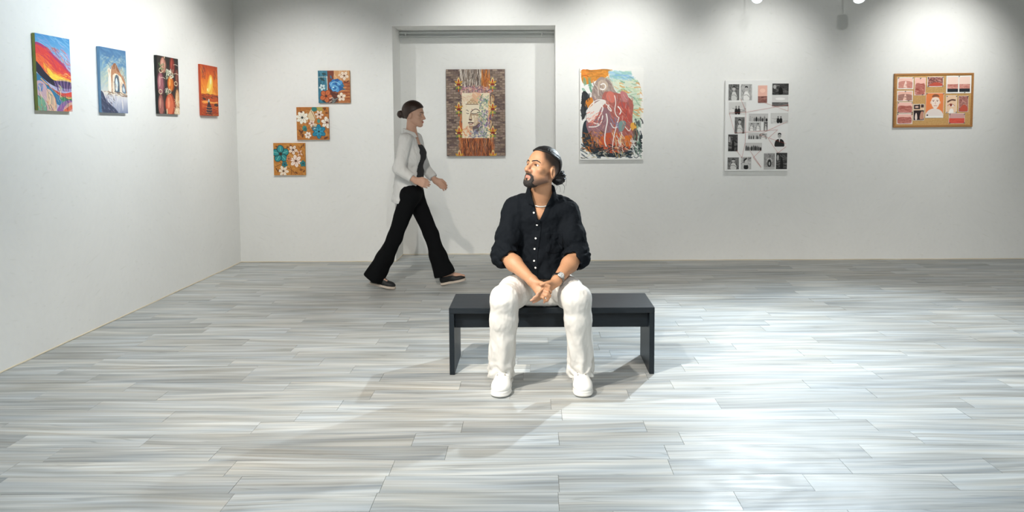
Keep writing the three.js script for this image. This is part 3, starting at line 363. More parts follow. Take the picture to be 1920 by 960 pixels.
    rect(c, g(0.9), 0, 0, w, h); fillc(c, g(0.6), [[-w * 0.1, h * 0.4], [w * 0.5, h * 0.22], [w * 1.1, h * 0.4], [w * 1.1, h * 1.1], [-w * 0.1, h * 1.1]]); poly(c, g(0.98), [[w * 0.48, h * 0.3], [w * 0.56, h * 0.3], [w * 0.62, h], [w * 0.34, h]]); dabs(c, R, 24, [g(0.45), g(0.7)], 0, h * 0.5, w, h, w * 0.2, h * 0.05, 0.1, 0.8, 0.5);
  } else if (kind === 'dunes') {
    rect(c, g(0.98), 0, 0, w, h * 0.5); rect(c, g(0.55), 0, h * 0.48, w, h * 0.3); dabs(c, R, 24, [g(0.4), g(0.75)], 0, h * 0.5, w, h * 0.75, w * 0.4, h * 0.04, 0, 0.3, 0.6); rect(c, '#2c2f34', 0, h * 0.78, w, h * 0.22);
  } else if (kind === 'horizon') {
    rect(c, '#d9a8a4', 0, 0, w, h * 0.5); rect(c, '#e0584a', 0, h * 0.48, w, h * 0.52); dabs(c, R, 20, ['#d94a3c', '#e86a58'], 0, h * 0.5, w, h, w * 0.4, h * 0.05, 0, 0.1, 0.5);
  } else if (kind === 'portrait') {
    rect(c, '#f08a50', 0, 0, w, h * 0.96); fillc(c, '#efe2dc', [[-w * 0.05, h], [w * 0.05, h * 0.74], [w * 0.36, h * 0.62], [w * 0.64, h * 0.62], [w * 0.95, h * 0.74], [w * 1.05, h]]); oval(c, '#f3c8ae', w * 0.28, h * 0.38, w * 0.04, h * 0.06); oval(c, '#f3c8ae', w * 0.8, h * 0.38, w * 0.04, h * 0.06); fillc(c, '#fae6d8', [[w * 0.3, h * 0.2], [w * 0.54, h * 0.14], [w * 0.78, h * 0.2], [w * 0.78, h * 0.45], [w * 0.66, h * 0.6], [w * 0.54, h * 0.66], [w * 0.42, h * 0.6], [w * 0.3, h * 0.45]]); fillc(c, '#8a5a44', [[w * 0.3, h * 0.18], [w * 0.4, h * 0.04], [w * 0.66, h * 0.03], [w * 0.8, h * 0.16], [w * 0.6, h * 0.13]]); for (const k of [0.42, 0.65]) { linec(c, '#a0705c', w * 0.03, [[w * (k - 0.06), h * 0.29], [w * (k + 0.06), h * 0.29]]); oval(c, '#7d5648', w * k, h * 0.33, w * 0.035, h * 0.016); } linec(c, '#d9a48c', w * 0.025, [[w * 0.54, h * 0.34], [w * 0.52, h * 0.43], [w * 0.57, h * 0.44]]); linec(c, '#c98070', w * 0.03, [[w * 0.46, h * 0.51], [w * 0.54, h * 0.5], [w * 0.62, h * 0.51]]); oval(c, '#3a2c2c', w * 0.1, h * 0.9, w * 0.05, h * 0.03); rect(c, '#faf6f0', 0, h * 0.93, w, h * 0.07);
  } else if (kind === 'eye') {
    rect(c, '#f3cfae', 0, 0, w, h); linec(c, '#6b4a40', h * 0.09, [[w * 0.15, h * 0.35], [w * 0.45, h * 0.22], [w * 0.85, h * 0.26]]); fillc(c, '#fbf2ea', [[w * 0.18, h * 0.58], [w * 0.4, h * 0.42], [w * 0.75, h * 0.5], [w * 0.8, h * 0.62], [w * 0.45, h * 0.66]]); oval(c, '#c0604c', w * 0.45, h * 0.54, w * 0.13, h * 0.09); oval(c, '#3a2420', w * 0.45, h * 0.54, w * 0.06, h * 0.045); linec(c, '#b0604c', h * 0.03, [[w * 0.15, h * 0.58], [w * 0.4, h * 0.42], [w * 0.82, h * 0.58]]); fillc(c, '#fdf6f0', [[w * 0.2, h * 1.1], [w * 0.35, h * 0.75], [w * 0.7, h * 0.75], [w * 0.75, h * 1.1]]);
  } else if (kind === 'rocks') {
    rect(c, '#b0766c', 0, 0, w, h); dabs(c, R, 80, ['#8c5450', '#d9a89c', '#6b3c3c', '#c98c80'], 0, 0, w, h, w * 0.2, w * 0.06, 0.8, 3, 0.7); fillc(c, '#c95a48', [[0, h], [w * 0.2, h * 0.7], [w * 0.6, h * 0.5], [w, h * 0.75], [w, h]]);
  } else if (kind === 'collage') {
    rect(c, '#e9c9a8', 0, 0, w, h); rect(c, '#3a2a2c', w * 0.02, h * 0.02, w * 0.6, h * 0.28); rect(c, '#d9b8a8', w * 0.15, h * 0.1, w * 0.3, h * 0.12); rect(c, '#4a3434', w * 0.7, 0, w * 0.28, h * 0.2); rect(c, '#2c2022', 0, h * 0.38, w, h * 0.62); fillc(c, '#c9937c', [[w * 0.55, h], [w * 0.65, h * 0.55], [w * 0.8, h * 0.42], [w, h * 0.5], [w, h]]); fillc(c, '#f0dcd0', [[w * 0.1, h], [w * 0.15, h * 0.6], [w * 0.3, h * 0.5], [w * 0.4, h]]);
  }
  c.restore();
}

function stretched(w, h, d, front) { // stretched canvas: front face is the print, the sides and back the edge material
  return { face: (() => { const g = new THREE.PlaneGeometry(w, h); g.translate(0, 0, d + 0.0004); return g; })(), edge: (() => { const g = rbox(w, h, d, 0.003, 0, 0, d / 2); return g; })() };
}
const weave = dataTexture(256, 256, (u, v) => { const k = 0.5 + 0.25 * Math.sin(u * 6.2832 * 64) + 0.25 * Math.sin(v * 6.2832 * 64); return [k, k, k]; }, false);
let artSeed = 100;
function hang(name, label, art, px, py, w, h, cx, cy, cz, turn, edgeColor, depth = 0.028, tilt = 0, group) {
  const [cv, c] = canvasOf(px, py), base = px > 500 ? [700, 1000] : px === py ? [350, 350] : [350, 500];
  c.scale(px / base[0], py / base[1]); ART[art](c, rng(artSeed++));
  const t = thing('canvas_painting', label, 'painting', [cx + (turn ? 0.0015 : 0), cy, cz + (turn ? 0 : 0.0015)], group); t.rotation.y = turn; t.rotation.z = tilt;
  const s = stretched(w, h, depth), wv = weave.clone(); wv.repeat.set(w * 8, h * 8);
  part('canvas_edge', s.edge, std(edgeColor, 0.8), t);
  part('painted_front', s.face, std(0xffffff, 0.62, { map: canvasTexture(cv), bumpMap: wv, bumpScale: 0.0003 }), t);
  return t;
}
const QL = Math.PI / 2;
hang('canvas_painting', 'tall canvas of a red mountain under blue sky with swirling valley', 'mountain', 420, 600, 0.33, 0.5, XL, 1.848, -4.62, QL, 0x8f9a55, 0.022);
hang('canvas_painting', 'tall canvas of a ruined stone arch standing over pale water', 'arch', 420, 600, 0.33, 0.49, XL, 1.845, -5.275, QL, 0x6f9ac0, 0.022);
hang('canvas_painting', 'tall dark canvas crowded with painted clay jars', 'jars', 420, 600, 0.355, 0.5, XL, 1.857, -6.06, QL, 0x2c312f, 0.022);
hang('canvas_painting', 'tall orange canvas of a sunset over water with a boat', 'sunset', 420, 600, 0.355, 0.497, XL, 1.854, -6.83, QL, 0xb2492a, 0.022);
hang('canvas_painting', 'small square canvas with a big blue rose, topmost of the stepped three', 'flowersBlue', 420, 420, 0.345, 0.35, -2.161, 1.926, ZB, 0, 0xb98a58, 0.02, 0, 'stepped flower canvases');
hang('canvas_painting', 'small square canvas with white daisies and a blue flower, middle of the stepped three', 'flowersMixed', 420, 420, 0.35, 0.355, -2.402, 1.53, ZB, 0, 0xb98250, 0.02, 0, 'stepped flower canvases');
hang('canvas_painting', 'small square canvas with a teal flower on ochre, lowest of the stepped three', 'flowersTeal', 420, 420, 0.345, 0.352, -2.666, 1.142, ZB, 0, 0xc08c4c, 0.02, 0, 'stepped flower canvases');
hang('canvas_painting', 'large canvas of a calm stone face framed by bricks and golden lilies, in the niche', 'stoneFace', 770, 1100, 0.675, 0.993, -0.658, 1.647, NZ, 0, 0x4f4640, 0.03);
hang('canvas_painting', 'large loosely painted white-ground canvas of a figure on a rust red horse', 'rider', 770, 1100, 0.69, 0.995, 0.855, 1.618, ZB, 0, 0xeceae4, 0.03);

// board coordinates below: fractions of the board, origin top left
function photoSheets(parent, list, W, H, z, tone, seed, pins) {
  const cols = 5, cell = 200, rows = Math.ceil(list.length / cols), [cv, c] = canvasOf(cols * cell, rows * cell), R = rng(seed); rect(c, '#ffffff', 0, 0, cols * cell, rows * cell);
  const tex = canvasTexture(cv), mat = std(0xffffff, 0.45, { map: tex });
  list.forEach(([kind, x0, y0, x1, y1, border = 0, tn], i) => {
    const ox = (i % cols) * cell, oy = ((i / cols) | 0) * cell, w = (x1 - x0) * W, h = (y1 - y0) * H, s = (cell - 8) / Math.max(w, h), pw = w * s, ph = h * s, b = border * s;
    rect(c, '#f7f4ee', ox, oy, pw + 4, ph + 4); 
    if (kind === 'pair') for (const k of [0, 1]) snapshot(c, R, 'dunes', ox + b + k * (pw / 2 - b / 2), oy + b, pw / 2 - b * 1.5, ph - 2 * b, 'red'); else snapshot(c, R, kind, ox + b, oy + b, pw - 2 * b, ph - 2 * b, tn ?? tone);
    const g = rbox(w, h, 0.0016, 0.0003, 0, 0, 0, 1), uv = g.attributes.uv, p = g.attributes.position;
    for (let k = 0; k < p.count; k++) uv.setXY(k, (ox + (p.getX(k) / w + 0.5) * pw) / cv.width, 1 - (oy + (0.5 - p.getY(k) / h) * ph) / cv.height);
    const m = part('photograph', g, mat, parent); m.position.set(((x0 + x1) / 2 - 0.5) * W, (0.5 - (y0 + y1) / 2) * H, z + 0.0012 + (i % 4) * 0.0007); m.rotation.z = (R() - 0.5) * 0.02;
    if (pins) for (const [a, q] of pins[i % pins.length]) { const pin = part('push_pin', pinGeo, pinMat, m); pin.position.set(a * (w / 2 - 0.008), q * (h / 2 - 0.008), 0.001); }
  });
}
const pinGeo = new THREE.LatheGeometry([[0, 0], [0.004, 0], [0.0045, 0.003], [0.0025, 0.005], [0.0025, 0.009], [0.004, 0.011], [0.0035, 0.013], [0, 0.0135]].map(([r, y]) => new THREE.Vector2(r, y)), 10); pinGeo.rotateX(Math.PI / 2);
const pinMat = std(0x30282a, 0.35);
{ // white collage board
  const W = 0.687, H = 0.987, t = thing('photo_board', 'tall white board of black and white photographs joined by red thread', 'photo board', [2.433, 1.484, ZB + 0.0015]), D = 0.036;
  part('panel', rbox(W, H, D, 0.002, 0, 0, D / 2), std(0xf0f0ee, 0.6), t);
  const L = [['figure', 0.045, 0.035, 0.215, 0.215], ['pale', 0.235, 0.035, 0.415, 0.215], ['sea', 0.51, 0.05, 0.655, 0.245, 0, 'warm'], ['dark', 0.735, 0.03, 1.0, 0.155], ['sea', 0.735, 0.165, 1.0, 0.285], ['twins', 0.055, 0.235, 0.325, 0.375], ['figure', 0.15, 0.405, 0.305, 0.59], ['crowd', 0.37, 0.365, 0.675, 0.455], ['pale', 0.37, 0.465, 0.465, 0.56], ['pale', 0.47, 0.465, 0.565, 0.56], ['figure', 0.61, 0.46, 0.67, 0.56], ['twins', 0.72, 0.36, 0.995, 0.475], ['crowd', 0.365, 0.585, 0.535, 0.655], ['pale', 0.54, 0.59, 0.665, 0.655], ['dark', 0.05, 0.6, 0.2, 0.79], ['crowd', 0.315, 0.695, 0.585, 0.785], ['bust', 0.775, 0.57, 0.95, 0.74], ['figure', 0.045, 0.86, 0.225, 1.0 - 0.005], ['woman', 0.255, 0.855, 0.42, 0.995], ['arches', 0.62, 0.815, 0.795, 0.995], ['dark', 0.815, 0.81, 0.99, 0.995]];
  photoSheets(t, L.map(([k, a, b, c2, d, ...r]) => [k, a, lerp(0.01, 0.985, b), Math.min(c2, 0.992), lerp(0.01, 0.985, d), ...r]), W, H, D, 'grey', 5);
  const thread = std(0xc8503c, 0.8), q = (x, y) => V((x - 0.5) * W, (0.5 - y) * H, D + 0.006);
  for (const pts of [[[0.06, 0.36], [0.34, 0.35], [0.99, 0.27], [0.99, 0.34], [0.62, 0.25]], [[0.06, 0.36], [0.15, 0.58], [0.83, 0.545], [0.68, 0.64], [0.84, 0.8], [0.97, 0.73]], [[0.23, 0.2], [0.32, 0.33], [0.32, 0.68], [0.27, 0.85], [0.18, 0.77]], [[0.4, 0.78], [0.58, 0.96], [0.45, 0.85], [0.57, 0.77]], [[0.97, 0.46], [0.68, 0.55], [0.54, 0.6], [0.97, 0.7]]])
    part('red_thread', mergeGeometries(pts.slice(1).map((p, i) => { const a = q(...pts[i]), b = q(...p); return tubeAlong([a, b], 0.0011, 1, 5); })), thread, t);
}
{ // cork pinboard in a wooden frame
  const W = 0.862, H = 0.585, D = 0.02, t = thing('pinboard', 'framed cork pinboard with red tinted photographs', 'pinboard', [4.36, 1.752, ZB + 0.0015]); t.rotation.z = 0.006;
  const corkTex = dataTexture(512, 512, (u, v) => { const k = 0.5 * tileNoise(u, v, 60, 60, 51) + 0.5 * tileNoise(u, v, 140, 140, 52); return [0.80 + 0.07 * k, 0.63 + 0.08 * k, 0.40 + 0.08 * k]; });
  const woodTex = dataTexture(256, 256, (u, v) => { const k = tileNoise(u, v, 3, 50, 53); return [0.68 + 0.06 * k, 0.48 + 0.06 * k, 0.27 + 0.05 * k]; });
  part('cork_panel', box(W - 0.02, H - 0.02, 0.01, 0, 0, 0.007), std(0xffffff, 0.85, { map: corkTex }), t);
  const wood = std(0xffffff, 0.5, { map: woodTex }), f = 0.022;
  for (const s of [-1, 1]) { part('frame_rail', rbox(W, f, D, 0.003, 0, s * (H / 2 - f / 2), D / 2), wood, t); part('frame_stile', rbox(f, H - 2 * f, D, 0.003, s * (W / 2 - f / 2), 0, D / 2), wood, t); }
  const L = [['road', 0.035, 0.05, 0.24, 0.28, 0.01, 'red'], ['road', 0.035, 0.31, 0.235, 0.515, 0.008, 'warm'], ['desert', 0.04, 0.53, 0.235, 0.74, 0.004, 'red'], ['desert', 0.035, 0.75, 0.235, 0.955, 0.006, 'red'], ['desert', 0.255, 0.06, 0.395, 0.4, 0.004, 'red'], ['rocks', 0.415, 0.045, 0.62, 0.24, 0.006], ['portrait', 0.4, 0.36, 0.63, 0.84, 0.003], ['pair', 0.655, 0.03, 0.975, 0.37, 0.014], ['eye', 0.66, 0.41, 0.8, 0.75, 0.004], ['rocks', 0.82, 0.42, 0.945, 0.73, 0.003], ['collage', 0.245, 0.57, 0.385, 0.885, 0.004], ['horizon', 0.7, 0.755, 0.905, 0.955, 0.003]];
  photoSheets(t, L.map(([k, a, b, c2, d, ...r]) => [k, lerp(0.005, 0.995, a), lerp(0.02, 0.98, b), lerp(0.005, 0.995, c2), lerp(0.02, 0.98, d), ...r]), W, H, 0.012, 'red', 9, [[[-1, 1], [1, 1]], [[0, 1], [0.5, -1]], [[-1, -1], [1, -1], [-1, 1], [1, 1]]]);
}

// ---------------------------------------------------------------- modelling of bodies and clothes: distance fields meshed with surface nets
const smin = (a, b, k) => { const h = Math.max(k - Math.abs(a - b), 0) / k; return Math.min(a, b) - h * h * k * 0.25; };
const smax = (a, b, k) => -smin(-a, -b, k);
function cap(a, b, ra, rb = ra) { // tapered capsule
  const [ax, ay, az] = a, dx = b[0] - ax, dy = b[1] - ay, dz = b[2] - az, i = 1 / (dx * dx + dy * dy + dz * dz + 1e-12), dr = rb - ra;
  return (x, y, z) => { const px = x - ax, py = y - ay, pz = z - az; let t = (px * dx + py * dy + pz * dz) * i; t = t < 0 ? 0 : t > 1 ? 1 : t; const qx = px - dx * t, qy = py - dy * t, qz = pz - dz * t; return Math.sqrt(qx * qx + qy * qy + qz * qz) - ra - dr * t; };
}
function ell(c, r, euler) { // ellipsoid
  const [cx, cy, cz] = c, [rx, ry, rz] = r, m = euler ? new THREE.Matrix4().makeRotationFromEuler(new THREE.Euler(...euler)).transpose().elements : null;
  return (x, y, z) => {
    let px = x - cx, py = y - cy, pz = z - cz;
    if (m) { const a = m[0] * px + m[4] * py + m[8] * pz, b = m[1] * px + m[5] * py + m[9] * pz, c2 = m[2] * px + m[6] * py + m[10] * pz; px = a; py = b; pz = c2; }
    const u = px / rx, v = py / ry, w = pz / rz, k0 = Math.sqrt(u * u + v * v + w * w), k1 = Math.sqrt((u / rx) ** 2 + (v / ry) ** 2 + (w / rz) ** 2);
    return k1 < 1e-9 ? -Math.min(rx, ry, rz) : k0 * (k0 - 1) / k1;
  };
}
const chain = (pts, rs) => blend(0.001, ...pts.slice(1).map((p, i) => cap(pts[i], p, rs[i], rs[i + 1])));
function blend(k, ...fs) { return (x, y, z) => { let d = fs[0](x, y, z); for (let i = 1; i < fs.length; i++) d = smin(d, fs[i](x, y, z), k); return d; }; }
function cut(k, f, g) { return (x, y, z) => smax(f(x, y, z), -g(x, y, z), k); }
function both(k, f, g) { return (x, y, z) => smax(f(x, y, z), g(x, y, z), k); }
function half(n, p) { const l = Math.hypot(...n), a = n[0] / l, b = n[1] / l, c = n[2] / l, d = a * p[0] + b * p[1] + c * p[2]; return (x, y, z) => a * x + b * y + c * z - d; } // negative behind the plane
function bump(f, amp) { return (x, y, z) => f(x, y, z) - amp(x, y, z); }
function surf(f, lo, hi, h, colour) {
  const nx = Math.ceil((hi[0] - lo[0]) / h) + 1, ny = Math.ceil((hi[1] - lo[1]) / h) + 1, nz = Math.ceil((hi[2] - lo[2]) / h) + 1, val = new Float32Array(nx * ny * nz), B = 6, far = h * B * 1.35;
  for (let bz = 0; bz < nz; bz += B) for (let by = 0; by < ny; by += B) for (let bx = 0; bx < nx; bx += B) {
    const d = f(lo[0] + (bx + B / 2) * h, lo[1] + (by + B / 2) * h, lo[2] + (bz + B / 2) * h), skip = Math.abs(d) > far;
    for (let k = bz; k < Math.min(bz + B, nz); k++) for (let j = by; j < Math.min(by + B, ny); j++) for (let i = bx; i < Math.min(bx + B, nx); i++) val[(k * ny + j) * nx + i] = skip ? d : f(lo[0] + i * h, lo[1] + j * h, lo[2] + k * h);
  }
  const at = new Int32Array(nx * ny * nz).fill(-1), pos = [], E = [[0, 1], [2, 3], [4, 5], [6, 7], [0, 2], [1, 3], [4, 6], [5, 7], [0, 4], [1, 5], [2, 6], [3, 7]], v = new Float32Array(8);
  for (let k = 0; k < nz - 1; k++) for (let j = 0; j < ny - 1; j++) for (let i = 0; i < nx - 1; i++) {
    let neg = 0; for (let c = 0; c < 8; c++) { v[c] = val[((k + (c >> 2)) * ny + j + ((c >> 1) & 1)) * nx + i + (c & 1)]; if (v[c] < 0) neg++; }
    if (neg === 0 || neg === 8) continue;
    let sx = 0, sy = 0, sz = 0, n = 0;
    for (const [a, b] of E) if ((v[a] < 0) !== (v[b] < 0)) { const t = v[a] / (v[a] - v[b]); sx += lerp(a & 1, b & 1, t); sy += lerp((a >> 1) & 1, (b >> 1) & 1, t); sz += lerp(a >> 2, b >> 2, t); n++; }
    at[(k * ny + j) * nx + i] = pos.length / 3; pos.push(lo[0] + (i + sx / n) * h, lo[1] + (j + sy / n) * h, lo[2] + (k + sz / n) * h);
  }
  const idx = [], id = (i, j, k) => at[(k * ny + j) * nx + i], quad = (a, b, c, d, flip) => { if (a < 0 || b < 0 || c < 0 || d < 0) return; if (flip) idx.push(a, c, b, a, d, c); else idx.push(a, b, c, a, c, d); };
  for (let k = 1; k < nz - 1; k++) for (let j = 1; j < ny - 1; j++) for (let i = 1; i < nx - 1; i++) {
    const o = (k * ny + j) * nx + i, s = val[o] < 0;
    if (s !== val[o + 1] < 0) quad(id(i, j - 1, k - 1), id(i, j, k - 1), id(i, j, k), id(i, j - 1, k), !s);
    if (s !== val[o + nx] < 0) quad(id(i - 1, j, k - 1), id(i - 1, j, k), id(i, j, k), id(i, j, k - 1), !s);
    if (s !== val[o + nx * ny] < 0) quad(id(i - 1, j - 1, k), id(i, j - 1, k), id(i, j, k), id(i - 1, j, k), !s);
  }
  const g = new THREE.BufferGeometry(); g.setAttribute('position', new THREE.Float32BufferAttribute(pos, 3)); g.setIndex(idx); g.computeVertexNormals();
  if (colour) { const c = []; for (let i = 0; i < pos.length; i += 3) c.push(...colour(pos[i], pos[i + 1], pos[i + 2])); g.setAttribute('color', new THREE.Float32BufferAttribute(c, 3)); }
  return g;
}
const mixc = (a, b, t) => [lerp(a[0], b[0], t), lerp(a[1], b[1], t), lerp(a[2], b[2], t)];
const addv = (a, b, s = 1) => [a[0] + b[0] * s, a[1] + b[1] * s, a[2] + b[2] * s], subv = (a, b) => [a[0] - b[0], a[1] - b[1], a[2] - b[2]], unit = (a) => { const l = Math.hypot(...a); return [a[0] / l, a[1] / l, a[2] / l]; }, mixv = (a, b, t) => mixc(a, b, t);

// head in its own frame: eyes at y = 0, face towards +z, the person's left towards +x
function headField(o) {
  const both2 = (fn) => [fn(1), fn(-1)], j = o.jaw ?? 1;
  let f = blend(0.03, ell([0, 0.033, -0.014], [0.075, 0.090, 0.098]), ell([0, -0.012, 0.028], [0.062, 0.088, 0.058]));
  f = blend(0.022, f, ...both2((s) => cap([s * 0.053 * j, -0.058, 0.0], [s * 0.016 * j, -0.098, 0.066], 0.019, 0.017)), ell([0, -0.062, 0.048], [0.042, 0.05, 0.042]), ell([0, -0.1, 0.072], [0.022 * j, 0.017, 0.019]));
  f = blend(0.014, f, ...both2((s) => ell([s * 0.046, -0.022, 0.056], [0.02, 0.016, 0.021])), ...both2((s) => cap([s * 0.012, 0.021, 0.081], [s * 0.046, 0.017, 0.06], 0.0115, 0.009)));
  const sockets = both2((s) => ell([s * 0.032, -0.002, 0.088], [0.019, 0.0125, 0.015])); f = cut(0.012, f, blend(0.001, ...sockets));
  f = blend(0.010, f, cap([0, 0.012, 0.083], [0, -0.034, 0.108], 0.0085, 0.0115), ...both2((s) => ell([s * 0.0125, -0.040, 0.093], [0.0095, 0.0085, 0.011])));
  f = cut(0.004, f, blend(0.001, ...both2((s) => ell([s * 0.007, -0.0485, 0.101], [0.0045, 0.003, 0.006]))));
  // lids, with an opening for the eye
  const lids = blend(0.001, ...both2((s) => cut(0.001, ell([s * 0.032, -0.001, 0.0655], [0.0145, 0.0135, 0.0145]), ell([s * 0.033, -0.001, 0.082], [0.0142, 0.0062, 0.02]))));
  f = blend(0.005, f, lids);
  const lips = blend(0.003, ...both2((s) => cap([0, -0.0655, 0.0965], [s * 0.02, -0.0695, 0.0835], 0.0055, 0.0035)), ...both2((s) => cap([0, -0.0755, 0.0955], [s * 0.018, -0.0715, 0.0835], 0.0062, 0.0035))); f = blend(0.005, f, lips);
  f = cut(0.0015, f, blend(0.001, ...both2((s) => ell([s * 0.033, -0.001, 0.078], [0.0148, 0.0062, 0.025], [0, 0, s * -0.06]))));
  const ears = blend(0.004, ...both2((s) => cut(0.004, ell([s * 0.077, -0.018, -0.014], [0.011, 0.032, 0.019], [0.15, s * 0.35, s * 0.12]), ell([s * 0.089, -0.016, -0.007], [0.009, 0.021, 0.011], [0.15, s * 0.35, 0]))));
  const skull = blend(0.03, ell([0, 0.033, -0.014], [0.075, 0.090, 0.098]), ell([0, -0.012, 0.028], [0.062, 0.088, 0.058]));
  return { face: f, withEars: blend(0.006, f, ears), skull };
}
function eyes(parent, M, scale = 1, iris = [0.09, 0.045, 0.025]) {
  for (const s of [1, -1]) {
    const g = new THREE.SphereGeometry(0.0126, 28, 20); g.rotateX(Math.PI / 2); const p = g.attributes.position, c = [];
    for (let i = 0; i < p.count; i++) { const a = Math.acos(clamp(p.getZ(i) / 0.0126, -1, 1)); c.push(...(a < 0.22 ? [0.005, 0.005, 0.005] : a < 0.58 ? iris : [0.5, 0.46, 0.43])); }
    g.setAttribute('color', new THREE.Float32BufferAttribute(c, 3)); g.translate(s * 0.032, -0.001, 0.0655); g.scale(scale, scale, scale); g.applyMatrix4(M);
    part('eye', g, new THREE.MeshPhysicalMaterial({ vertexColors: true, roughness: 0.25, clearcoat: 1, clearcoatRoughness: 0.05 }), parent);
  }
}
// a hand: wrist, knuckle row and fingers given as joint chains
function handField(wrist, knuckles, fingers, thumb, r = 0.0088) {
  const palm = [];
  const kc = knuckles.reduce((a, k) => addv(a, k, 1 / knuckles.length), [0, 0, 0]);
  for (const k of knuckles) palm.push(cap(mixv(wrist, kc, 0.12).map((v, i) => v + (k[i] - kc[i]) * 0.45), k, 0.0155, 0.0112));
  let f = blend(0.016, ...palm, cap(wrist, mixv(wrist, kc, 0.4), 0.024, 0.018));
  f = blend(0.010, f, ...fingers.map((pts, i) => chain(pts, pts.map((_, n) => (r - n * 0.0007) * (i === 3 ? 0.88 : 1)))));
  return blend(0.011, f, chain(thumb, thumb.map((_, n) => [0.0155, 0.0118, 0.0098, 0.0088][n])));
}

// ---------------------------------------------------------------- the seated man
const SKIN = [0.48, 0.248, 0.135], skinMat = new THREE.MeshPhysicalMaterial({ vertexColors: true, roughness: 0.52, sheen: 0.15, sheenRoughness: 0.6, sheenColor: new THREE.Color(0.8, 0.45, 0.35) });
const hairMat = std(new THREE.Color().setRGB(0.008, 0.0075, 0.008), 0.5);
{
  const O = [0.045, 0, -3.85];
  const man = thing('person', 'seated person in black shirt and white trousers with hands clasped, hair in a bun', 'person', O);
  const place = (g) => { g.translate(-O[0], -O[1], -O[2]); return g; };
  // joints
  const hipL = [-0.055, 0.5, -4.2], hipR = [0.145, 0.5, -4.2], kneeL = [-0.162, 0.522, -3.745], kneeR = [0.238, 0.52, -3.745], ankL = [-0.186, 0.1, -3.85], ankR = [0.268, 0.1, -3.85];
  const shL = [-0.12, 0.985, -4.09], shR = [0.212, 0.97, -4.09], elL = [-0.17, 0.722, -4.005], elR = [0.25, 0.712, -4.005], wrL = [-0.012, 0.616, -3.79], wrR = [0.128, 0.613, -3.79];
  // head
  const HC0 = [0.05, 1.230, -4.01], HS = 1.07, M = new THREE.Matrix4().compose(V(...HC0), new THREE.Quaternion().setFromEuler(new THREE.Euler(-18.5 * Math.PI / 180, -46 * Math.PI / 180, 0, 'YXZ')), V(HS, HS, HS)), MI = M.clone().invert();
  const toHead = (p) => { const v = V(...p).applyMatrix4(MI); return [v.x, v.y, v.z]; };
  const H = headField({ jaw: 1 });
  const neck = blend(0.03, cap([0, -0.045, -0.02], toHead([0.045, 1.05, -4.075]), 0.052, 0.058), cap(toHead([0.045, 1.05, -4.075]), toHead([0.045, 0.98, -4.1]), 0.06, 0.078), ell(toHead([0.045, 0.95, -4.1]), [0.085, 0.085, 0.085]));
  const headSkin = blend(0.024, H.withEars, neck);
  // regions that grow hair
  const browLine = chain([[0.011, 0.0165, 0], [0.02, 0.0205, 0], [0.034, 0.0245, 0], [0.047, 0.0195, 0], [0.054, 0.014, 0]], [0.0024, 0.0032, 0.003, 0.0022, 0.0012]), brows = (x, y, z) => Math.max(browLine(Math.abs(x), y, 0), 0.03 - z);
  const lipHole = ell([0, -0.0715, 0.098], [0.019, 0.0085, 0.02]);
  const beardLine = chain([[0.002, -0.0555, 0], [0.016, -0.0575, 0], [0.0265, -0.068, 0], [0.0285, -0.085, 0], [0.022, -0.102, 0]], [0.0045, 0.0055, 0.006, 0.0075, 0.012]), chinPatch = ell([0, -0.108, 0], [0.032, 0.017, 1]), soul = ell([0, -0.0865, 0], [0.006, 0.0075, 1]);
  const beardZone = (x, y, z) => { const r = 0.0025 * n3(x * 150, y * 150, z * 150); return Math.max(smin(smin(beardLine(Math.abs(x), y, 0), chinPatch(x, y, 0), 0.008), soul(x, y, 0), 0.003) + r, -lipHole(x, y, z), 0.035 - z); };
  const stubbleZone = blend(0.02, beardZone, ...[1, -1].map((s) => chain([[s * 0.03, -0.098, 0.06], [s * 0.056, -0.065, 0.012], [s * 0.07, -0.03, 0.004]], [0.02, 0.016, 0.008])));
  const hairPlane = (x, y, z) => (0.070 + 0.22 * z - y - 0.06 * sstep(-0.045, -0.1, z) + 0.9 * Math.max(0, Math.abs(x) - 0.04) * sstep(0.0, 0.07, z)) * 0.85;
  const skinColour = (x, y, z) => {
    const n = n3(x * 60, y * 60, z * 60) * 0.03 + n3(x * 220, y * 220, z * 220) * 0.025; let c = SKIN.map((v) => v * (1 + n));
    const blush = ell([0, -0.03, 0.08], [0.06, 0.02, 0.05])(x, y, z); c = mixc(c, [0.52, 0.235, 0.15], 0.5 * sstep(0.01, -0.02, blush));
    const lip = Math.min(...[1, -1].map((s) => ell([s * 0.006, -0.0705, 0.094], [0.019, 0.0085, 0.012])(x, y, z))); c = mixc(c, [0.42, 0.17, 0.13], 0.9 * sstep(0.002, -0.001, lip));
    c = mixc(c, [0.09, 0.055, 0.042], 0.86 * sstep(0.014, -0.006, stubbleZone(x, y, z)) * (1 - sstep(0.0, -0.001, lip)));
    const slit = ell([0.033, -0.001, 0.078], [0.0148, 0.0062, 0.025], [0, 0, -0.06])(Math.abs(x), y, z); if (z > 0.05) c = mixc(c, [0.02, 0.012, 0.01], 0.85 * sstep(0.0028, 0.0008, Math.abs(slit)) * sstep(-0.003, 0.001, y));
    const hp = hairPlane(x, y, z), scalp = sstep(0.082, 0.03, hp) * sstep(0.07, 0.042, z + Math.max(0, -y) * 0.3) * (y > -0.06 ? 1 : 0); // cropped sides
    const ear = ell([0.08, -0.014, -0.012], [0.02, 0.036, 0.024])(Math.abs(x), y, z); c = mixc(c, [0.018, 0.014, 0.013], scalp * 0.97 * sstep(-0.004, 0.006, ear));
    return c;
  };
  const headGeo = surf(headSkin, [-0.13, -0.34, -0.19], [0.13, 0.14, 0.15], 0.0026, skinColour); headGeo.applyMatrix4(M);
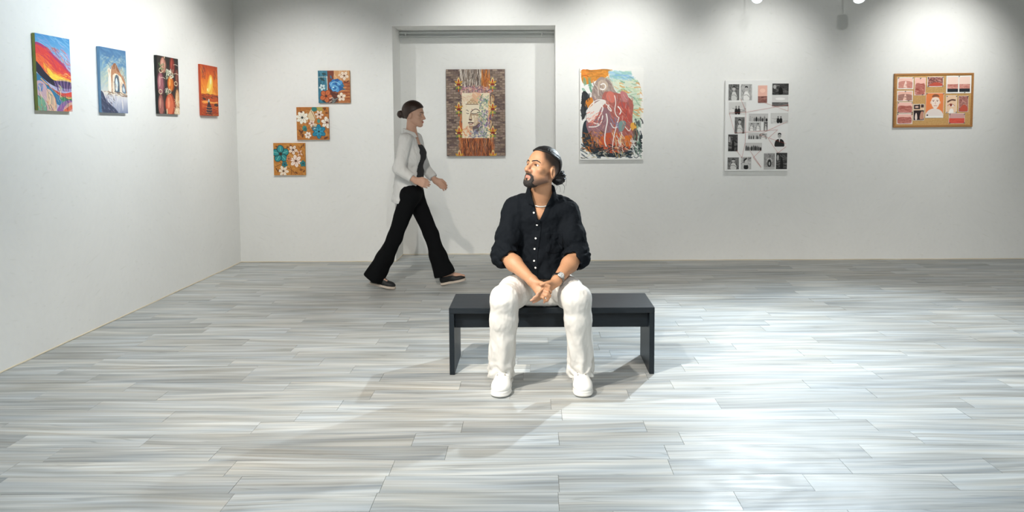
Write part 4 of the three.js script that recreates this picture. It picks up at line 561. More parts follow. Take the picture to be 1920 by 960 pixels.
  // arms with hands
  const fa = (el, wr) => [cap(el, mixv(el, wr, 0.35), 0.044, 0.047), cap(mixv(el, wr, 0.35), wr, 0.047, 0.0275)];
  const kL = [[0.058, 0.591, -3.742], [0.052, 0.574, -3.728], [0.043, 0.557, -3.722], [0.030, 0.543, -3.724]];
  const fL = kL.map((k, i) => { const q = [1, 1.04, 1, 0.86][i], a = addv(k, [0.025, -0.008, 0.017], q), b = addv(a, [0.011, -0.019, -0.004], q), c = addv(b, [-0.006, -0.015, -0.011], q); return [k, a, b, c]; });
  const tL = [[0.010, 0.612, -3.765], [0.040, 0.612, -3.738], [0.066, 0.606, -3.728], [0.086, 0.597, -3.726]];
  const kR = [[0.078, 0.588, -3.752], [0.072, 0.569, -3.748], [0.064, 0.552, -3.748], [0.056, 0.538, -3.752]];
  const fR = [
    [kR[0], [0.052, 0.583, -3.726], [0.034, 0.572, -3.708], [0.018, 0.560, -3.706]],
    [kR[1], [0.042, 0.562, -3.722], [0.020, 0.549, -3.706], [0.000, 0.540, -3.702]],
    [kR[2], [0.034, 0.543, -3.722], [0.008, 0.531, -3.708], [-0.016, 0.524, -3.702]],
    [kR[3], [0.034, 0.526, -3.728], [0.014, 0.516, -3.716], [-0.004, 0.510, -3.712]]];
  const tR = [[0.112, 0.612, -3.765], [0.086, 0.614, -3.742], [0.060, 0.612, -3.728], [0.040, 0.606, -3.722]];
  const armL = blend(0.02, ...fa(elL, wrL), handField(wrL, kL, fL, tL)), armR = blend(0.02, ...fa(elR, wrR), handField(wrR, kR, fR, tR));
  const handColour = (tips) => (x, y, z) => { const n = n3(x * 90, y * 90, z * 90) * 0.05; let c = SKIN.map((v) => v * (0.98 + n)); for (const t of tips) { const d = Math.hypot(x - t[0], y - t[1], z - t[2]); c = mixc(c, [0.56, 0.29, 0.21], 0.6 * sstep(0.016, 0.006, d)); } return c; };
  const armLGeo = surf(armL, [-0.24, 0.48, -4.08], [0.13, 0.80, -3.67], 0.0034, handColour(fL.map((f) => f[3]))), armRGeo = surf(armR, [-0.05, 0.48, -4.08], [0.31, 0.79, -3.67], 0.0034, handColour(fR.map((f) => f[3])));
  // trunk and limbs under the clothes
  const trunk = blend(0.03, ell([0.045, 0.5, -4.2], [0.15, 0.09, 0.12]), cap([0.045, 0.55, -4.18], [0.045, 0.9, -4.12], 0.12, 0.11), cap(shL, shR, 0.04), cap(shL, elL, 0.04, 0.04), cap(shR, elR, 0.04, 0.04), cap(hipL, kneeL, 0.075, 0.058), cap(hipR, kneeR, 0.075, 0.058), cap(kneeL, ankL, 0.054, 0.04), cap(kneeR, ankR, 0.054, 0.04), cap(ankL, [-0.19, 0.055, -3.7], 0.036, 0.03), cap(ankR, [0.266, 0.055, -3.7], 0.036, 0.03));
  const trunkGeo = surf(trunk, [-0.3, 0.0, -4.4], [0.4, 1.1, -3.6], 0.012, () => SKIN);
  part('body', place(mergeGeometries([headGeo, armLGeo, armRGeo, trunkGeo])), skinMat, man);
  // hair, beard, brows, eyes
  const HM = new THREE.Matrix4().makeTranslation(-O[0], -O[1], -O[2]).multiply(M);
  const strands = (x, y, z) => { const a = Math.atan2(x, y + 0.02), b = Math.atan2(x, z + 0.135); return 0.0011 * n2(a * 26 + 3, z * 10) + 0.0007 * n2(a * 60, z * 14); };
  const hair = blend(0.012, both(0.006, (x, y, z) => H.skull(x, y, z) - 0.0085 - strands(x, y, z), hairPlane), ell([0, -0.004, -0.108], [0.03, 0.03, 0.03]));
  const bunF = bump(ell([0, -0.008, -0.142], [0.042, 0.044, 0.038]), (x, y, z) => 0.003 * n3(x * 40, y * 40, z * 40) + 0.0022 * Math.sin(Math.atan2(y + 0.008, x) * 9 + (z + 0.14) * 160));
  const hairMesh = part('hair', surf(hair, [-0.1, -0.06, -0.15], [0.1, 0.14, 0.11], 0.0026).applyMatrix4(HM), hairMat, man);
  const bun = part('hair_bun', surf(bunF, [-0.06, -0.07, -0.2], [0.06, 0.06, -0.09], 0.0028).applyMatrix4(HM), hairMat, hairMesh);
  const R = rng(5); for (let i = 0; i < 9; i++) { const a = R() * 6.28, q = V(Math.cos(a) * 0.035, -0.02 + Math.sin(a) * 0.035, -0.15), e = q.clone().add(V((R() - 0.5) * 0.03, -0.025 - R() * 0.03, -0.018 - R() * 0.03)), m = q.clone().lerp(e, 0.5).add(V(0, 0.012, -0.012)); part('loose_strand', tubeAlong([q, m, e], 0.0007, 8, 4).applyMatrix4(HM), hairMat, bun); }
  part('beard', surf(both(0.002, bump(H.face, (x, y, z) => 0.0022 + 0.0012 * n3(x * 260, y * 120, z * 260)), beardZone), [-0.06, -0.14, 0.03], [0.06, -0.04, 0.13], 0.0018).applyMatrix4(HM), std(new THREE.Color().setRGB(0.014, 0.011, 0.010), 0.75), man);
  part('eyebrows', surf(both(0.001, bump(H.face, () => 0.0022), brows), [-0.07, 0.0, 0.04], [0.07, 0.04, 0.11], 0.0014).applyMatrix4(HM), std(new THREE.Color().setRGB(0.013, 0.010, 0.009), 0.7), man);
  eyes(man, HM);

  // shirt
  const cuffCut = (el, wr, sh) => { const d = unit(subv(wr, el)); return { d, p: addv(el, d, 0.058) }; };
  const cL = cuffCut(elL, wrL), cR = cuffCut(elR, wrR);
  const foldsAt = (x, y, z) => 0.005 * n3(x * 7 + 4, y * 9 - x * 6, z * 8) + 0.0035 * n3(x * 16, y * 12 + z * 9, z * 16 + 7) + 0.0016 * n3(x * 40, y * 30, z * 40);
  const ringFold = (el, sh) => { const d = unit(subv(el, sh)); return (x, y, z) => { const t = (x - el[0]) * d[0] + (y - el[1]) * d[1] + (z - el[2]) * d[2], r = Math.hypot(x - el[0], y - el[1], z - el[2]); return 0.0045 * Math.sin(t * 120 + n3(x * 14, y * 10, z * 14) * 3.5) * sstep(0.16, 0.04, r); }; };
  const rfL = ringFold(elL, shL), rfR = ringFold(elR, shR);
  const sleeve = (sh, el, wr, c, out) => {
    let s = blend(0.03, cap(sh, mixv(sh, el, 0.55), 0.066, 0.07), cap(mixv(sh, el, 0.55), addv(el, [out * 0.012, -0.006, 0]), 0.07, 0.071), cap(addv(el, [out * 0.01, -0.005, 0]), addv(el, c.d, 0.05), 0.066, 0.06));
    s = both(0.006, s, half(c.d, c.p)); // ends at the rolled cuff
    const roll = both(0.004, cap(addv(el, c.d, 0.0), addv(el, c.d, 0.08), 0.0655, 0.0635), both(0.004, half(c.d, addv(el, c.d, 0.060)), half(c.d.map((v) => -v), addv(el, c.d, 0.022))));
    return cut(0.004, blend(0.004, s, roll), cap(addv(el, c.d, 0.045), addv(el, c.d, 0.2), 0.053, 0.048));
  };
  const torso = blend(0.06, ell([0.045, 0.92, -4.105], [0.16, 0.15, 0.118]), ell([0.045, 0.72, -4.125], [0.158, 0.2, 0.135]), ell([0.045, 0.575, -4.13], [0.172, 0.1, 0.15]), cap([-0.075, 0.985, -4.1], [0.165, 0.975, -4.1], 0.062), cap([0.045, 1.035, -4.1], [-0.09, 1.0, -4.1], 0.052, 0.055), cap([0.045, 1.035, -4.1], [0.18, 0.988, -4.1], 0.052, 0.055));
  const hemPlane = half([0.0, -1, 0.10], [0.045, 0.575, -4.0]);
  const neckAxisA = [0.045, 1.13, -4.05], neckAxisB = [0.045, 0.98, -4.1];
  const coneR = (r0, r1) => { const d = unit(subv(neckAxisB, neckAxisA)), L = Math.hypot(...subv(neckAxisB, neckAxisA)); return (x, y, z) => { const px = x - neckAxisA[0], py = y - neckAxisA[1], pz = z - neckAxisA[2], t = px * d[0] + py * d[1] + pz * d[2], qx = px - d[0] * t, qy = py - d[1] * t, qz = pz - d[2] * t; return [Math.hypot(qx, qy, qz) - lerp(r0, r1, clamp(t / L, -0.2, 1.2)), t]; }; };
  const band = coneR(0.066, 0.088), leafy = coneR(0.074, 0.112);
  const gap = (x, y, z) => { const w = 0.004 + Math.max(0, y - 0.925) * 0.36; return z > -4.06 ? w - Math.abs(x - (0.031 + (y - 0.925) * 0.12)) : -1; }; // positive inside the open front
  const collar = (x, y, z) => { const [r, t] = band(x, y, z), [r2, t2] = leafy(x, y, z); const front = z > -4.05 ? gap(x, y, z) * 0.8 : -1, back = 0.012 * Math.max(0, (z + 4.05) * 8); const stand = Math.max(Math.abs(r) - 0.0045, -t + 0.012 + back, t - 0.12), leaf2 = Math.max(Math.abs(r2) - 0.0045, -t2 + 0.014 + back, t2 - 0.078 - 0.02 * clamp((z + 4.08) * 10)); return smax(smin(stand, leaf2, 0.012), front, 0.005); };
  const opened = (x, y, z) => { const front = z > -4.07 && y > 0.90 ? gap(x, y, z) : -1; const [r] = band(x, y, z); const hole = Math.max(-r, 0.97 - y); return [front, hole]; };
  let shirtF = blend(0.028, torso, sleeve(shL, elL, wrL, cL, -1), sleeve(shR, elR, wrR, cR, 1));
  const shirtBase = shirtF;
  shirtF = (x, y, z) => { let d = shirtBase(x, y, z); d -= foldsAt(x, y, z) + (x < 0.045 ? rfL(x, y, z) : rfR(x, y, z)); d = smax(d, hemPlane(x, y, z), 0.008); const [r] = band(x, y, z); const g = y > 0.915 && z > -4.08 ? gap(x, y, z) : -1; d = smax(d, g * 0.85 - (d + 0.05 < 0 ? 1 : 0), 0.004); d = smax(d, Math.min(-(r + 0.002), y - 1.03), 0.006); return smin(d, collar(x, y, z), 0.006); };
  const shirtMat = new THREE.MeshPhysicalMaterial({ color: new THREE.Color().setRGB(0.0055, 0.0075, 0.0105), roughness: 0.85, specularIntensity: 0.22, sheen: 0.03, sheenRoughness: 0.5, sheenColor: new THREE.Color(0.10, 0.14, 0.18) });
  const shirt = part('shirt', place(surf(shirtF, [-0.29, 0.5, -4.33], [0.38, 1.18, -3.86], 0.0048)), shirtMat, man);
  const surfZ = (x, y) => { let z = -3.8; for (let i = 0; i < 400; i++) { const d = shirtBase(x, y, z) - foldsAt(x, y, z); if (d < 0.0005) return z; z -= Math.max(0.0005, d * 0.6); } return z; };
  // placket, buttons, pocket
  const plX = (y) => 0.006 + 0.02 * sstep(0.7, 0.9, y) - 0.016 * sstep(0.9, 0.98, y);
  const placketF = (x, y, z) => Math.max(shirtBase(x, y, z) - foldsAt(x, y, z) - 0.0035, Math.abs(x - plX(y) - 0.002) - 0.017, y - 0.93, 0.6 - y, -3.85 - z > 0.25 ? 1 : -1);
  part('placket', place(surf(placketF, [-0.06, 0.58, -4.08], [0.09, 0.96, -3.9], 0.003)), shirtMat, shirt);
  const pocketF = (x, y, z) => { const u = x - 0.122 + (y - 0.79) * 0.06; return Math.max(shirtBase(x, y, z) - foldsAt(x, y, z) - 0.003, Math.abs(u) - 0.05, y - 0.852, 0.725 + Math.abs(u) * 0.25 - y, z < -4.1 ? 1 : -1); };
  part('pocket', place(surf(pocketF, [0.04, 0.7, -4.1], [0.2, 0.88, -3.9], 0.003)), shirtMat, shirt);
  const bg = new THREE.LatheGeometry([[0, 0.0018], [0.0025, 0.0016], [0.0045, 0.0026], [0.0056, 0.0018], [0.0056, 0], [0, 0]].map(([r, y]) => new THREE.Vector2(r, y)), 16); bg.rotateX(Math.PI / 2);
  const pearl = std(0xe4e4e0, 0.3);
  for (const [bx, by] of [[0.002, 0.972], [0.020, 0.901], [0.012, 0.821], [0.005, 0.757], [0.002, 0.687], [0.010, 0.646]]) { const b = part('button', bg, pearl, shirt); b.position.set(bx - O[0], by, surfZ(bx, by) + 0.0036 - O[2]); b.rotation.x = -0.15; }
  // thin pale necklace
  { const pts = []; for (let i = 0; i <= 40; i++) { const a = -2.2 + i / 40 * 4.4, x = 0.047 + Math.sin(a) * 0.07, z = -4.075 + Math.cos(a) * 0.072, y = 1.035 - 0.028 * Math.cos(a); pts.push(V(x - O[0], y, z - O[2])); }
    const proj = pts.map((p) => { const q = p.clone(); for (let i = 0; i < 30; i++) { const l = toHead([q.x + O[0], q.y, q.z + O[2]]), d = headSkin(...l) - 0.003; const c = V(0.047 - O[0], q.y, -4.085 - O[2]), dir = q.clone().sub(c).setY(0).normalize(); q.addScaledVector(dir, -d * 0.8); } return q; });
    part('necklace', tubeAlong(proj, 0.0034, 80, 8), std(0xd9d7d0, 0.35), man); }

  // trousers
  const leg = (hip, knee, hem, s) => blend(0.03, cap(hip, mixv(hip, knee, 0.6), 0.098, 0.09), cap(mixv(hip, knee, 0.6), knee, 0.088, 0.077), cap(knee, mixv(knee, hem, 0.25), 0.077, 0.0745), cap(mixv(knee, hem, 0.25), hem, 0.0745, 0.0735));
  const hemL = [-0.187, 0.05, -3.815], hemR = [0.272, 0.05, -3.815];
  const legL = leg(hipL, kneeL, hemL, -1), legR = leg(hipR, kneeR, hemR, 1);
  const lapF = blend(0.05, ell([0.045, 0.5, -4.18], [0.175, 0.098, 0.15]), cap([0.02, 0.455, -4.08], [0.07, 0.455, -4.08], 0.06), cap([-0.02, 0.462, -4.04], [0.11, 0.462, -4.04], 0.055));
  const drape = (x, y, z) => {
    const low = sstep(0.46, 0.2, y), side = x < 0.045 ? -1 : 1, cx = side < 0 ? -0.175 : 0.256, a = Math.atan2(x - cx, z + 3.8);
    const vert = 0.006 * Math.sin(a * 3 + n2(y * 3 + side * 5, side) * 2.4 + side) + 0.004 * Math.sin(a * 7 + y * 5 + n2(y * 5, side * 3) * 2);
    const near = sstep(0.2, 0.08, y), bunch = 0.0045 * Math.sin(y * 105 + 2.2 * Math.sin(a * 2 + side) + n3(x * 12, y * 10, z * 12) * 2) * near;
    const kneeF = Math.hypot(x - (side < 0 ? kneeL[0] : kneeR[0]), y - 0.5, z + 3.78), pull = 0.0008 * Math.sin((y * 60 - z * 50) + n3(x * 12, y * 12, z * 12) * 3) * sstep(0.05, 0.09, kneeF) * sstep(0.26, 0.12, kneeF);
    return low * vert + bunch + pull + 0.0015 * n3(x * 9, y * 3, z * 9) + 0.0012 * n3(x * 26, y * 6, z * 26) + 0.0013 * n3(x * 55, y * 22, z * 55);
  };
  let trF = blend(0.035, legL, legR, lapF);
  const trBase = trF; trF = (x, y, z) => { let d = trBase(x, y, z) - drape(x, y, z); d = smax(d, 0.058 + 0.006 * Math.sin(Math.atan2(x - (x < 0 ? -0.187 : 0.272), z + 3.815) * 2 + 1) + 0.10 * Math.max(0, z + 3.83) - y, 0.006); d = smax(d, (y < 0.42 && z < -3.985 ? 0.407 - y : -1), 0.004); return smax(d, y - 0.62, 0.006); };
  const linen = dataTexture(256, 256, (u, v) => { const k = 0.5 + 0.3 * tileNoise(u, v, 200, 20, 61) + 0.3 * tileNoise(u, v, 20, 200, 62); return [k, k, k]; }, false);
  const trMat = new THREE.MeshPhysicalMaterial({ color: new THREE.Color().setRGB(0.67, 0.655, 0.62), roughness: 0.9, sheen: 0.2, sheenRoughness: 0.7, sheenColor: new THREE.Color(0.6, 0.6, 0.58) });
  const trousers = part('trousers', place(surf(trF, [-0.33, 0.03, -4.38], [0.42, 0.65, -3.62], 0.005)), trMat, man);

  // sneakers
  const shoe = (heel, turn, nameIt) => {
    const g = new THREE.Group(); g.name = 'sneaker'; man.add(g); g.position.set(heel[0] - O[0], 0.001, heel[2] - O[2]); g.rotation.y = turn; g.scale.set(1.13, 1.06, 1);
    const sole2 = (x, z) => { const c2 = (cx, cz, r) => Math.hypot(x - cx, z - cz) - r; return smin(smin(cap([0, 0, 0.04], [0.003, 0, 0.13], 0.0375, 0.038)(x, 0, z), cap([0.003, 0, 0.13], [0.004, 0, 0.205], 0.038, 0.053)(x, 0, z), 0.02), c2(0.002, 0.243, 0.0485), 0.02); };
    const soleF = (x, y, z) => { const d = sole2(x, z) + 0.004 - 0.0015 * (y > 0.012 && y < 0.016 ? 1 : 0), top = 0.03 + 0.006 * sstep(0.2, 0.29, z) + 0.004 * sstep(0.08, 0.0, z), e = y - top, b = 0.006 * sstep(0.22, 0.3, z) - y; return smax(smax(d, e, 0.008), b, 0.01); };
    const up = blend(0.025, ell([0.003, 0.042, 0.225], [0.047, 0.034, 0.062]), cap([0.003, 0.05, 0.2], [0.001, 0.078, 0.12], 0.04, 0.04), ell([0, 0.06, 0.05], [0.036, 0.056, 0.045]), cap([0, 0.08, 0.08], [0, 0.1, 0.06], 0.036, 0.036));
    const upperF = (x, y, z) => { let d = up(x, y, z); d = smax(d, 0.024 - y, 0.004); const stitch = Math.abs(z - 0.205 + 0.9 * x * x / 0.05) - 0.0022; d = smax(d, y > 0.03 ? -Math.max(stitch, -(d + 0.003)) : d, 0.0015); return smax(d, y - 0.118, 0.004); };
    const white = std(0xf1f0ec, 0.45), rubber = std(0xeeede8, 0.55), dark = std(0x8f897c, 0.8);
    part('upper', surf(upperF, [-0.07, 0.015, -0.01], [0.07, 0.13, 0.31], 0.003), white, g);
    part('sole', surf(soleF, [-0.07, -0.006, -0.01], [0.07, 0.05, 0.31], 0.003), rubber, g);
    const hgt = (x, z) => { let y = 0.14; for (let i = 0; i < 80; i++) { const d = up(x, y, z); if (d < 0.0004) break; y -= Math.max(0.0004, d * 0.7); } return y; };
    const tong = []; for (let i = 0; i < 5; i++) { const z = 0.192 - i * 0.017; tong.push([-0.015, z], [0.015, z]); }
    for (const [x, z] of tong) { const e = part('eyelet', new THREE.TorusGeometry(0.0032, 0.0013, 6, 12), dark, g); e.position.set(x * 1.25, hgt(x * 1.25, z) + 0.0012, z); e.rotation.set(-Math.PI / 2 + 0.45, 0, x > 0 ? -0.3 : 0.3); }
    for (let i = 0; i < 4; i++) { const z = 0.190 - i * 0.017; for (const s of [1, -1]) { const pts = []; for (let k = 0; k <= 6; k++) { const x = s * lerp(-0.018, 0.018, k / 6), zz = z - 0.012 * k / 6; pts.push(V(x, hgt(x, zz) + 0.0028 + (s > 0 ? 0.0018 : 0) * Math.sin(k / 6 * 3.14), zz)); } part('shoelace', tubeAlong(pts, 0.0026, 10, 6), i % 2 ? std(0xd8d2c4, 0.8) : std(0xe9e6dd, 0.8), g); } }
    return g;
  };
  shoe([-0.155, 0, -3.912], -0.15); shoe([0.258, 0, -3.915], 0.035);

  // wristwatch
  { const d = unit(subv(wrR, elR)), c = addv(wrR, d, -0.018), w = new THREE.Group(); w.name = 'wristwatch'; man.add(w);
    const q = new THREE.Quaternion().setFromUnitVectors(V(0, 0, 1), V(...d)), steel = new THREE.MeshStandardMaterial({ color: new THREE.Color().setRGB(0.42, 0.42, 0.41), metalness: 1, roughness: 0.28 }), darkSteel = new THREE.MeshStandardMaterial({ color: new THREE.Color().setRGB(0.16, 0.16, 0.16), metalness: 1, roughness: 0.35 });
    w.position.set(c[0] - O[0], c[1], c[2] - O[2]); w.quaternion.copy(q);
    for (let i = 0; i < 22; i++) { const a = i / 22 * 6.2832, l = part('bracelet_link', rbox(0.0085, 0.0045, 0.017, 0.0012), i % 2 ? steel : darkSteel, w); l.position.set(Math.cos(a) * 0.0345, Math.sin(a) * 0.0345, 0); l.rotation.z = a + Math.PI / 2; }
    const out = V(0.25, 0.55, 0.9).normalize().applyQuaternion(q.clone().invert()); out.z = 0; out.normalize(); const a = Math.atan2(out.y, out.x), cs = new THREE.Group(); cs.name = 'watch_case'; w.add(cs); cs.position.set(Math.cos(a) * 0.0375, Math.sin(a) * 0.0375, 0); cs.quaternion.setFromUnitVectors(V(0, 1, 0), V(Math.cos(a), Math.sin(a), 0));
    part('case_body', new THREE.LatheGeometry([[0, -0.004], [0.019, -0.004], [0.0205, 0], [0.0205, 0.003], [0.0175, 0.0055], [0.0165, 0.0052], [0.0165, 0.004], [0, 0.004]].map(([r, y]) => new THREE.Vector2(r, y)), 32), steel, cs);
    const dial = new THREE.CircleGeometry(0.0164, 28); dial.rotateX(-Math.PI / 2); dial.translate(0, 0.0043, 0); part('dial', dial, std(0xb8bab8, 0.3), cs);
    for (const [len, ang] of [[0.011, 0.6], [0.008, 2.4]]) { const h = part('watch_hand', box(0.0014, 0.0005, len, 0, 0.005, len / 2), darkSteel, cs); h.rotation.y = ang; }
    for (let i = 0; i < 12; i++) { const t = i / 12 * 6.283; part('hour_mark', box(0.0012, 0.0005, 0.0028, Math.sin(t) * 0.0135, 0.0048, Math.cos(t) * 0.0135), darkSteel, cs); }
    const crown = new THREE.CylinderGeometry(0.003, 0.003, 0.004, 10); crown.rotateZ(Math.PI / 2); crown.translate(0.022, 0, 0); part('crown', crown, steel, cs);
  }
}

// ---------------------------------------------------------------- the walking woman, mid stride towards the right
{
  const O = [-1.13, 0, -6.24];
  const she = thing('person', 'person walking past the wall in light grey jacket and black flared trousers', 'person', O);
  const place = (g) => { g.translate(-O[0], -O[1], -O[2]); return g; };
  const hipN = [-1.125, 0.86, -6.16], hipF = [-1.115, 0.86, -6.32]; // near and far side
  // planted rear leg is the near one, the far leg swings forward
  const kneeN = [-1.265, 0.475, -6.17], ankN = [-1.45, 0.125, -6.19], toeN = [-1.30, 0.03, -6.18];
  const kneeF = [-0.955, 0.49, -6.31], ankF = [-0.845, 0.115, -6.32], toeF = [-0.665, 0.085, -6.33];
  const shN = [-1.135, 1.375, -6.08], shF = [-1.1, 1.375, -6.41], elN = [-1.19, 1.11, -6.045], elF = [-1.045, 1.12, -6.45], wrN = [-1.045, 1.01, -6.03], wrF = [-0.92, 0.98, -6.40];
  const HC0 = [-1.085, 1.60, -6.24], HS = 0.93, M = new THREE.Matrix4().compose(V(...HC0), new THREE.Quaternion().setFromEuler(new THREE.Euler(0.08, 1.45, 0, 'YXZ')), V(HS, HS, HS)), MI = M.clone().invert();
  const toHead = (p) => { const v = V(...p).applyMatrix4(MI); return [v.x, v.y, v.z]; };
  const H = headField({ jaw: 0.88 }), tone = [0.60, 0.36, 0.26];
  const neckF = blend(0.025, cap([0, -0.05, -0.02], toHead([-1.115, 1.43, -6.245]), 0.045, 0.05), cap(toHead([-1.115, 1.43, -6.245]), toHead([-1.1, 1.30, -6.245]), 0.055, 0.08));
  const headSkin = blend(0.02, H.withEars, neckF);
  const browLine = chain([[0.012, 0.0175, 0], [0.032, 0.0245, 0], [0.05, 0.018, 0]], [0.0026, 0.0028, 0.0016]);
  const headGeo = surf(headSkin, [-0.12, -0.36, -0.18], [0.12, 0.14, 0.15], 0.0034, (x, y, z) => { const n = n3(x * 60, y * 60, z * 60) * 0.03; let c = tone.map((v) => v * (1 + n)); const lip = ell([0, -0.0705, 0.094], [0.021, 0.009, 0.012])(x, y, z); c = mixc(c, [0.45, 0.13, 0.11], 0.85 * sstep(0.002, -0.001, lip)); return c; }); headGeo.applyMatrix4(M);
  const fa = (el, wr) => [cap(el, mixv(el, wr, 0.35), 0.036, 0.038), cap(mixv(el, wr, 0.35), wr, 0.038, 0.023)];
  const handOf = (wr, fwd, across, curl, side) => { // loosely curled hand; fwd along the palm, across over the knuckles, curl towards the palm side
    const K = [-1.5, -0.5, 0.5, 1.5].map((k) => addv(addv(wr, fwd, 0.082 - Math.abs(k) * 0.004), across, k * 0.0185)), len = [0.9, 1, 0.95, 0.78];
    const F = K.map((k, i) => { const a = addv(addv(k, fwd, 0.036 * len[i]), curl, 0.012), b = addv(addv(a, fwd, 0.016 * len[i]), curl, 0.02 * len[i]), c = addv(addv(b, fwd, -0.002), curl, 0.018 * len[i]); return [k, a, b, c]; });
    const t0 = addv(addv(wr, fwd, 0.02), across, -0.02), t1 = addv(addv(t0, fwd, 0.032), across, -0.02), t2 = addv(addv(t1, fwd, 0.028), curl, 0.01), t3 = addv(addv(t2, fwd, 0.02), curl, 0.012);
    return handField(wr, K, F, [t0, t1, t2, t3], 0.0078);
  };
  const armN = blend(0.018, ...fa(elN, wrN), handOf(wrN, unit([0.92, -0.32, 0.02]), [0, -1, 0].map((v, i) => [-0.3, -0.93, 0.1][i]), unit([-0.1, -0.1, -1]))), armF = blend(0.018, ...fa(elF, wrF), handOf(wrF, unit([0.8, -0.5, 0.15]), [-0.45, -0.85, 0], unit([-0.1, -0.1, 1])));
  const plain = (x, y, z) => tone.map((v) => v * (0.98 + 0.04 * n3(x * 80, y * 80, z * 80)));
  const armNGeo = surf(armN, [-1.26, 0.84, -6.14], [-0.82, 1.18, -5.94], 0.004, plain), armFGeo = surf(armF, [-1.12, 0.78, -6.53], [-0.70, 1.19, -6.30], 0.004, plain);
  const trunk = blend(0.04, ell([-1.12, 0.9, -6.24], [0.09, 0.1, 0.14]), cap([-1.12, 0.95, -6.24], [-1.115, 1.28, -6.24], 0.09, 0.1), cap(shN, shF, 0.04), cap(shN, elN, 0.038, 0.035), cap(shF, elF, 0.038, 0.035), cap(hipN, kneeN, 0.07, 0.05), cap(hipF, kneeF, 0.07, 0.05), cap(kneeN, ankN, 0.048, 0.034), cap(kneeF, ankF, 0.048, 0.034), cap(ankN, toeN, 0.033, 0.02), cap(ankF, toeF, 0.033, 0.022));
  part('body', place(mergeGeometries([headGeo, armNGeo, armFGeo, surf(trunk, [-1.6, 0, -6.6], [-0.55, 1.5, -5.9], 0.014, () => tone)])), skinMat, she);
  const HM = new THREE.Matrix4().makeTranslation(-O[0], -O[1], -O[2]).multiply(M), brown = std(new THREE.Color().setRGB(0.035, 0.017, 0.011), 0.45);
  const hairLine = (x, y, z) => (0.02 + 0.62 * z - y + 0.5 * Math.max(0, Math.abs(x) - 0.05) * sstep(0.03, 0.08, z) - 0.03 * sstep(0.0, -0.07, z)) * 0.85;
  const hairF = blend(0.012, both(0.006, (x, y, z) => H.skull(x, y, z) - 0.013 - 0.0014 * n2(Math.atan2(x, y + 0.02) * 24, z * 10), hairLine), ell([0, -0.01, -0.1], [0.035, 0.04, 0.03]));
  const hair = part('hair', surf(hairF, [-0.11, -0.1, -0.15], [0.11, 0.15, 0.11], 0.0036).applyMatrix4(HM), brown, she);
  part('hair_bun', surf(bump(ell([0, -0.01, -0.135], [0.036, 0.038, 0.033]), (x, y, z) => 0.003 * n3(x * 40, y * 40, z * 40)), [-0.06, -0.07, -0.19], [0.06, 0.05, -0.09], 0.004).applyMatrix4(HM), brown, hair);
  part('eyebrows', surf(both(0.001, bump(H.face, () => 0.0018), (x, y, z) => Math.max(browLine(Math.abs(x), y, 0), 0.03 - z)), [-0.07, 0.0, 0.04], [0.07, 0.04, 0.11], 0.0018).applyMatrix4(HM), brown, she);
  eyes(she, HM);
  // dark top
  const top = bump(blend(0.05, cap([-1.112, 0.93, -6.245], [-1.1, 1.08, -6.245], 0.1, 0.096), ell([-1.083, 1.235, -6.245], [0.105, 0.11, 0.118]), cap([-1.11, 1.32, -6.18], [-1.11, 1.32, -6.31], 0.05)), (x, y, z) => 0.003 * n3(x * 14, y * 18, z * 14));
  part('top', place(surf((x, y, z) => smax(top(x, y, z), y - 1.325 - 0.6 * Math.max(0, Math.abs(z + 6.245) - 0.05), 0.004), [-1.27, 0.84, -6.45], [-0.94, 1.42, -6.04], 0.007)), std(new THREE.Color().setRGB(0.02, 0.021, 0.024), 0.85), she);
  // light jacket, open in front
  const fold = (x, y, z) => 0.004 * n3(x * 10, y * 7, z * 10) + 0.003 * n3(x * 22, y * 14 + x * 8, z * 22) + 0.0012 * n3(x * 60, y * 40, z * 60);
  const shell = blend(0.05, cap([-1.15, 0.82, -6.245], [-1.135, 1.05, -6.245], 0.15, 0.128), ell([-1.125, 1.22, -6.245], [0.128, 0.16, 0.165]), cap([-1.13, 1.365, -6.13], [-1.115, 1.365, -6.36], 0.062));
  const opening = (x, y, z) => { const w = 0.088 + 0.03 * sstep(1.1, 0.8, y) - 0.03 * sstep(1.25, 1.36, y); return x > -1.10 ? w - Math.abs(z + 6.245) : -1; };
  const sleeveOf = (sh, el, wr) => { const d = unit(subv(wr, el)); return both(0.006, blend(0.02, cap(sh, el, 0.06, 0.054), cap(el, mixv(el, wr, 0.85), 0.053, 0.044)), half(d, addv(wr, d, -0.035))); };
  const jacketBase = blend(0.02, shell, sleeveOf(shN, elN, wrN), sleeveOf(shF, elF, wrF));
  const jacketF = (x, y, z) => { let d = jacketBase(x, y, z) - fold(x, y, z); d = smax(d, opening(x, y, z) * 0.9, 0.006); d = smax(d, 0.80 + 0.008 * Math.sin(z * 30) - y, 0.006); const n = Math.hypot(x + 1.118, z + 6.245); return smax(d, y > 1.38 ? 0.062 - n : -1, 0.005); };
  const jacketMat = std(new THREE.Color().setRGB(0.70, 0.70, 0.69), 0.85), jacket = part('jacket', place(surf(jacketF, [-1.35, 0.77, -6.55], [-0.86, 1.46, -5.95], 0.006)), jacketMat, she);
  const lapel = (x, y, z) => { const n = Math.hypot(x + 1.115, (z + 6.245)), r = lerp(0.092, 0.066, sstep(1.36, 1.46, y)); return smax(Math.max(Math.abs(n - r) - 0.006, 1.37 - y + (x + 1.115) * 0.35, y - 1.45 + (x + 1.115) * 0.35), opening(x, y, z), 0.004); };
  part('collar', place(surf(lapel, [-1.25, 1.3, -6.38], [-0.98, 1.5, -6.1], 0.005)), jacketMat, jacket);
